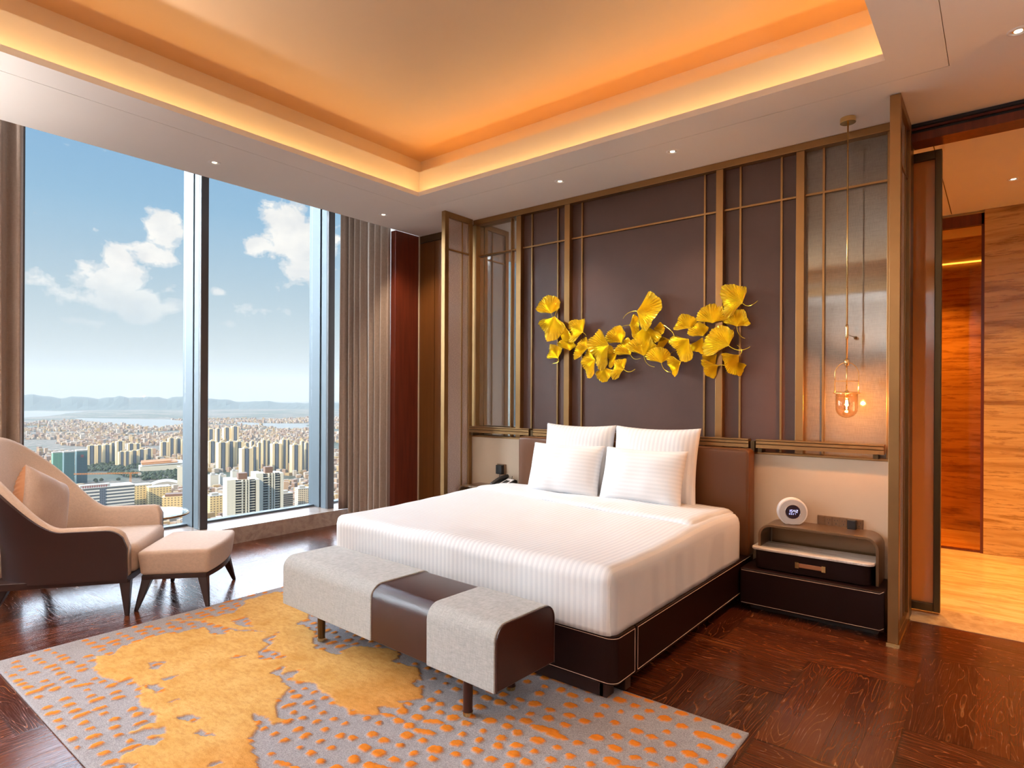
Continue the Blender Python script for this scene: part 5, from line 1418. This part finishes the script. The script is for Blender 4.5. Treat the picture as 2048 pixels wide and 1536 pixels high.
obj('tower_body', B((-w_ * .5, w_ * .5, -w_ * .5, w_ * .5, 0, h_)), 'facade_white', t_); obj('roof_house', B((-3, 3, -3, 3, h_, h_ + 3)), 'roof_white', t_)
for key, label, mt_ in (('dark', 'dark windowed mid height block right of the two nearest towers', 'facade_balcony'), ('beige', 'beige block with rows of small windows at the right window edge', 'facade_windows'), ('white1', 'left one of three small white blocks beside the mullion', 'facade_white'), ('white2', 'middle one of three small white blocks beside the mullion', 'facade_white'), ('white3', 'right one of three small white blocks beside the mullion', 'facade_white'), ('low1', 'low sand coloured block at bottom left of the right pane', 'facade_yellow')):
    x, y, w_, h_ = loc_(key)
    t_ = thing('apartment_block', label, 'building', (x, y, G), math.atan2(-y, -x) + .3)
    obj('body', B((-w_ * .45, w_ * .4, -w_ * .42, w_ * .42, 0, h_)), mt_, t_)
    obj('roof', B((-w_ * .3, w_ * .1, -w_ * .25, w_ * .15, h_, h_ + 4), (-w_ * .46, w_ * .41, -w_ * .43, w_ * .43, h_, h_ + .8)), 'roof_white', t_)
# tower crane
x, y, w_, h_ = loc_('crane')
t_ = thing('tower_crane', 'orange tower crane with a long jib over the green plots', 'crane', (x + 60, y - 30, G), math.atan2(-y, -x))
def truss(p0, p1, s, n):
    bm = bmesh.new(); p0, p1 = Vector(p0), Vector(p1); d = (p1 - p0); a = Vector((1, 0, 0)) if abs(d.normalized().x) < .5 else Vector((0, 0, 1)); b = d.normalized().cross(a); c_ = [a * s + b * s, a * s - b * s, -a * s - b * s, -a * s + b * s]
    for q in c_: tube([p0 + q, p1 + q], .35, 4, bm)
    for i in range(n):
        for k in range(4): tube([p0 + d * i / n + c_[k], p0 + d * (i + 1) / n + c_[(k + 1) % 4]], .22, 4, bm)
    return bm
obj('mast', truss((0, 40, 0), (0, 40, 32), 1.4, 10), 'crane_orange', t_)
obj('jib', truss((0, 58, 31), (0, -60, 36), 1.1, 26), 'crane_orange', t_)
obj('counterweight', B((-2, 2, 54, 60, 26, 31)), 'roof_white', t_)

# low rise city: individuals where they show largest, the rest as one
rnd = random.Random(21)
def in_poly(P_, x, y):
    c = False; j = len(P_) - 1
    for i in range(len(P_)):
        if (P_[i][1] > y) != (P_[j][1] > y) and x < (P_[j][0] - P_[i][0]) * (y - P_[i][1]) / (P_[j][1] - P_[i][1]) + P_[i][0]: c = not c
        j = i
    return c
taken = [(v[0], v[1], max(v[2], 20)) for v in list(SPECIAL.values()) + TOWERS_L + TOWERS_R]
spots_ = []
tries = 0
grid_ = {}
while len(spots_) < 11000 and tries < 170000:
    tries += 1
    a = math.radians(rnd.uniform(8, 40)); d = 700 * (5600 / 700) ** (rnd.random() ** .62)
    x, y = -math.cos(a) * d, math.sin(a) * d
    if any(in_poly(P_, x, y) for P_ in RIVER) or in_poly(PARK, x, y): continue
    nn = noise.noise(Vector((x * .0022, y * .0022, 0))) * .5 + .5
    if nn < .40 and d > 1500: continue
    if d < 2800 and any(abs(x - q[0]) < q[2] * .8 + 8 and abs(y - q[1]) < q[2] * .8 + 8 for q in taken): continue
    w_ = rnd.uniform(7, 15) * (.9 if d < 3000 else 1.15); dd = rnd.uniform(7, 14) * (.9 if d < 3000 else 1.15); h_ = rnd.uniform(5, 15) + (12 if rnd.random() < .05 else 0)
    gk = (int(x // 30), int(y // 30)); rr_ = math.hypot(w_, dd) / 2
    if any(math.hypot(x - q[0], y - q[1]) < rr_ + q[2] for a_ in (-1, 0, 1) for b_ in (-1, 0, 1) for q in grid_.get((gk[0] + a_, gk[1] + b_), ())): continue
    grid_.setdefault(gk, []).append((x, y, rr_))
    spots_.append((d, x, y, w_, dd, h_, rnd.uniform(-.5, .5), rnd.randrange(4)))
spots_.sort(key=lambda q: q[0])
protos = []
for k in range(4):
    me = bpy.data.meshes.new('low_block')
    bm = B((-.5, .5, -.5, .5, 0, 1), (-.3, 0.05, -.3, .1, 1, 1.16)); bm.to_mesh(me); bm.free(); me.materials.append(LOW[k]); protos.append(me)
for (d, x, y, w_, dd, h_, rz, mk) in spots_[:260]:
    o = bpy.data.objects.new('low_rise_house', protos[mk]); o.location = (x, y, G); o.scale = (w_, dd, h_); o.rotation_euler = (0, 0, rz); col.objects.link(o)
    tag(o, 'small low rise house among the rooftops spread below the windows', 'house', 'low rise houses below the windows')
vs, fs, ms = [], [], []
for (d, x, y, w_, dd, h_, rz, mk) in spots_[260:]:
    c, s = math.cos(rz), math.sin(rz); b0 = len(vs)
    for z in (G, G + h_):
        for (u, v) in ((-.5, -.5), (.5, -.5), (.5, .5), (-.5, .5)):
            vs.append((x + u * w_ * c - v * dd * s, y + u * w_ * s + v * dd * c, z))
    for f in ((3, 2, 1, 0), (4, 5, 6, 7), (0, 1, 5, 4), (1, 2, 6, 5), (2, 3, 7, 6), (3, 0, 4, 7)): fs.append(tuple(b0 + q for q in f)); ms.append(mk)
me = bpy.data.meshes.new('distant_houses'); me.from_pydata(vs, [], fs)
for mm in LOW: me.materials.append(mm)
me.polygons.foreach_set('material_index', ms)
o = bpy.data.objects.new('distant_houses', me); col.objects.link(o)
tag(o, 'thousands of tiny distant houses stretching toward the river', 'houses', kind='stuff')
# trees of the park strips as one canopy
vs, fs = [], []
bm = bmesh.new()
px_ = [p_[0] for p_ in PARK]; py_ = [p_[1] for p_ in PARK]
n_ = 0
while n_ < 900:
    x, y = rnd.uniform(min(px_), max(px_)), rnd.uniform(min(py_), max(py_))
    if not in_poly(PARK, x, y): continue
    n_ += 1
    if noise.noise(Vector((x * .012, y * .012, 4))) < -.1: continue
    if any(abs(x - q[0]) < q[2] * .55 + 3 and abs(y - q[1]) < q[2] * .55 + 3 for q in taken): continue
    r_ = rnd.uniform(3, 6); b0 = len(vs); prof = [(0, r_ * 1.7), (.75, r_ * 1.25), (1.0, r_ * .75), (.7, r_ * .2)]
    for (q, z) in prof:
        for k in range(6): vs.append((x + q * r_ * math.cos(k * PI / 3), y + q * r_ * math.sin(k * PI / 3), G + z))
    for i in range(3):
        for k in range(6): fs.append((b0 + i * 6 + k, b0 + i * 6 + (k + 1) % 6, b0 + (i + 1) * 6 + (k + 1) % 6, b0 + (i + 1) * 6 + k))
bm.free()
me = bpy.data.meshes.new('park_trees'); me.from_pydata(vs, [], fs); me.materials.append(MAT['tree_green'])
o = bpy.data.objects.new('park_trees', me); col.objects.link(o)
tag(o, 'green belt of tree crowns between the towers and the offices', 'trees', kind='stuff')

# ------------------------------------------------------------------ haze over the city
mt, t, out = new_mat('haze')
vsn = t.add('ShaderNodeVolumeScatter'); vsn.inputs['Color'].default_value = (0.80, 0.90, 1.0, 1); vsn.inputs['Density'].default_value = 0.00005; vsn.inputs['Anisotropy'].default_value = 0.0
t.link(vsn.outputs[0], out.inputs['Volume'])
hz = obj('haze', B((-16500, -80, -5500, 15500, G - 1, 500)), 'haze')
tag(hz, 'thin summer haze hanging over the distant city', 'haze', kind='stuff')
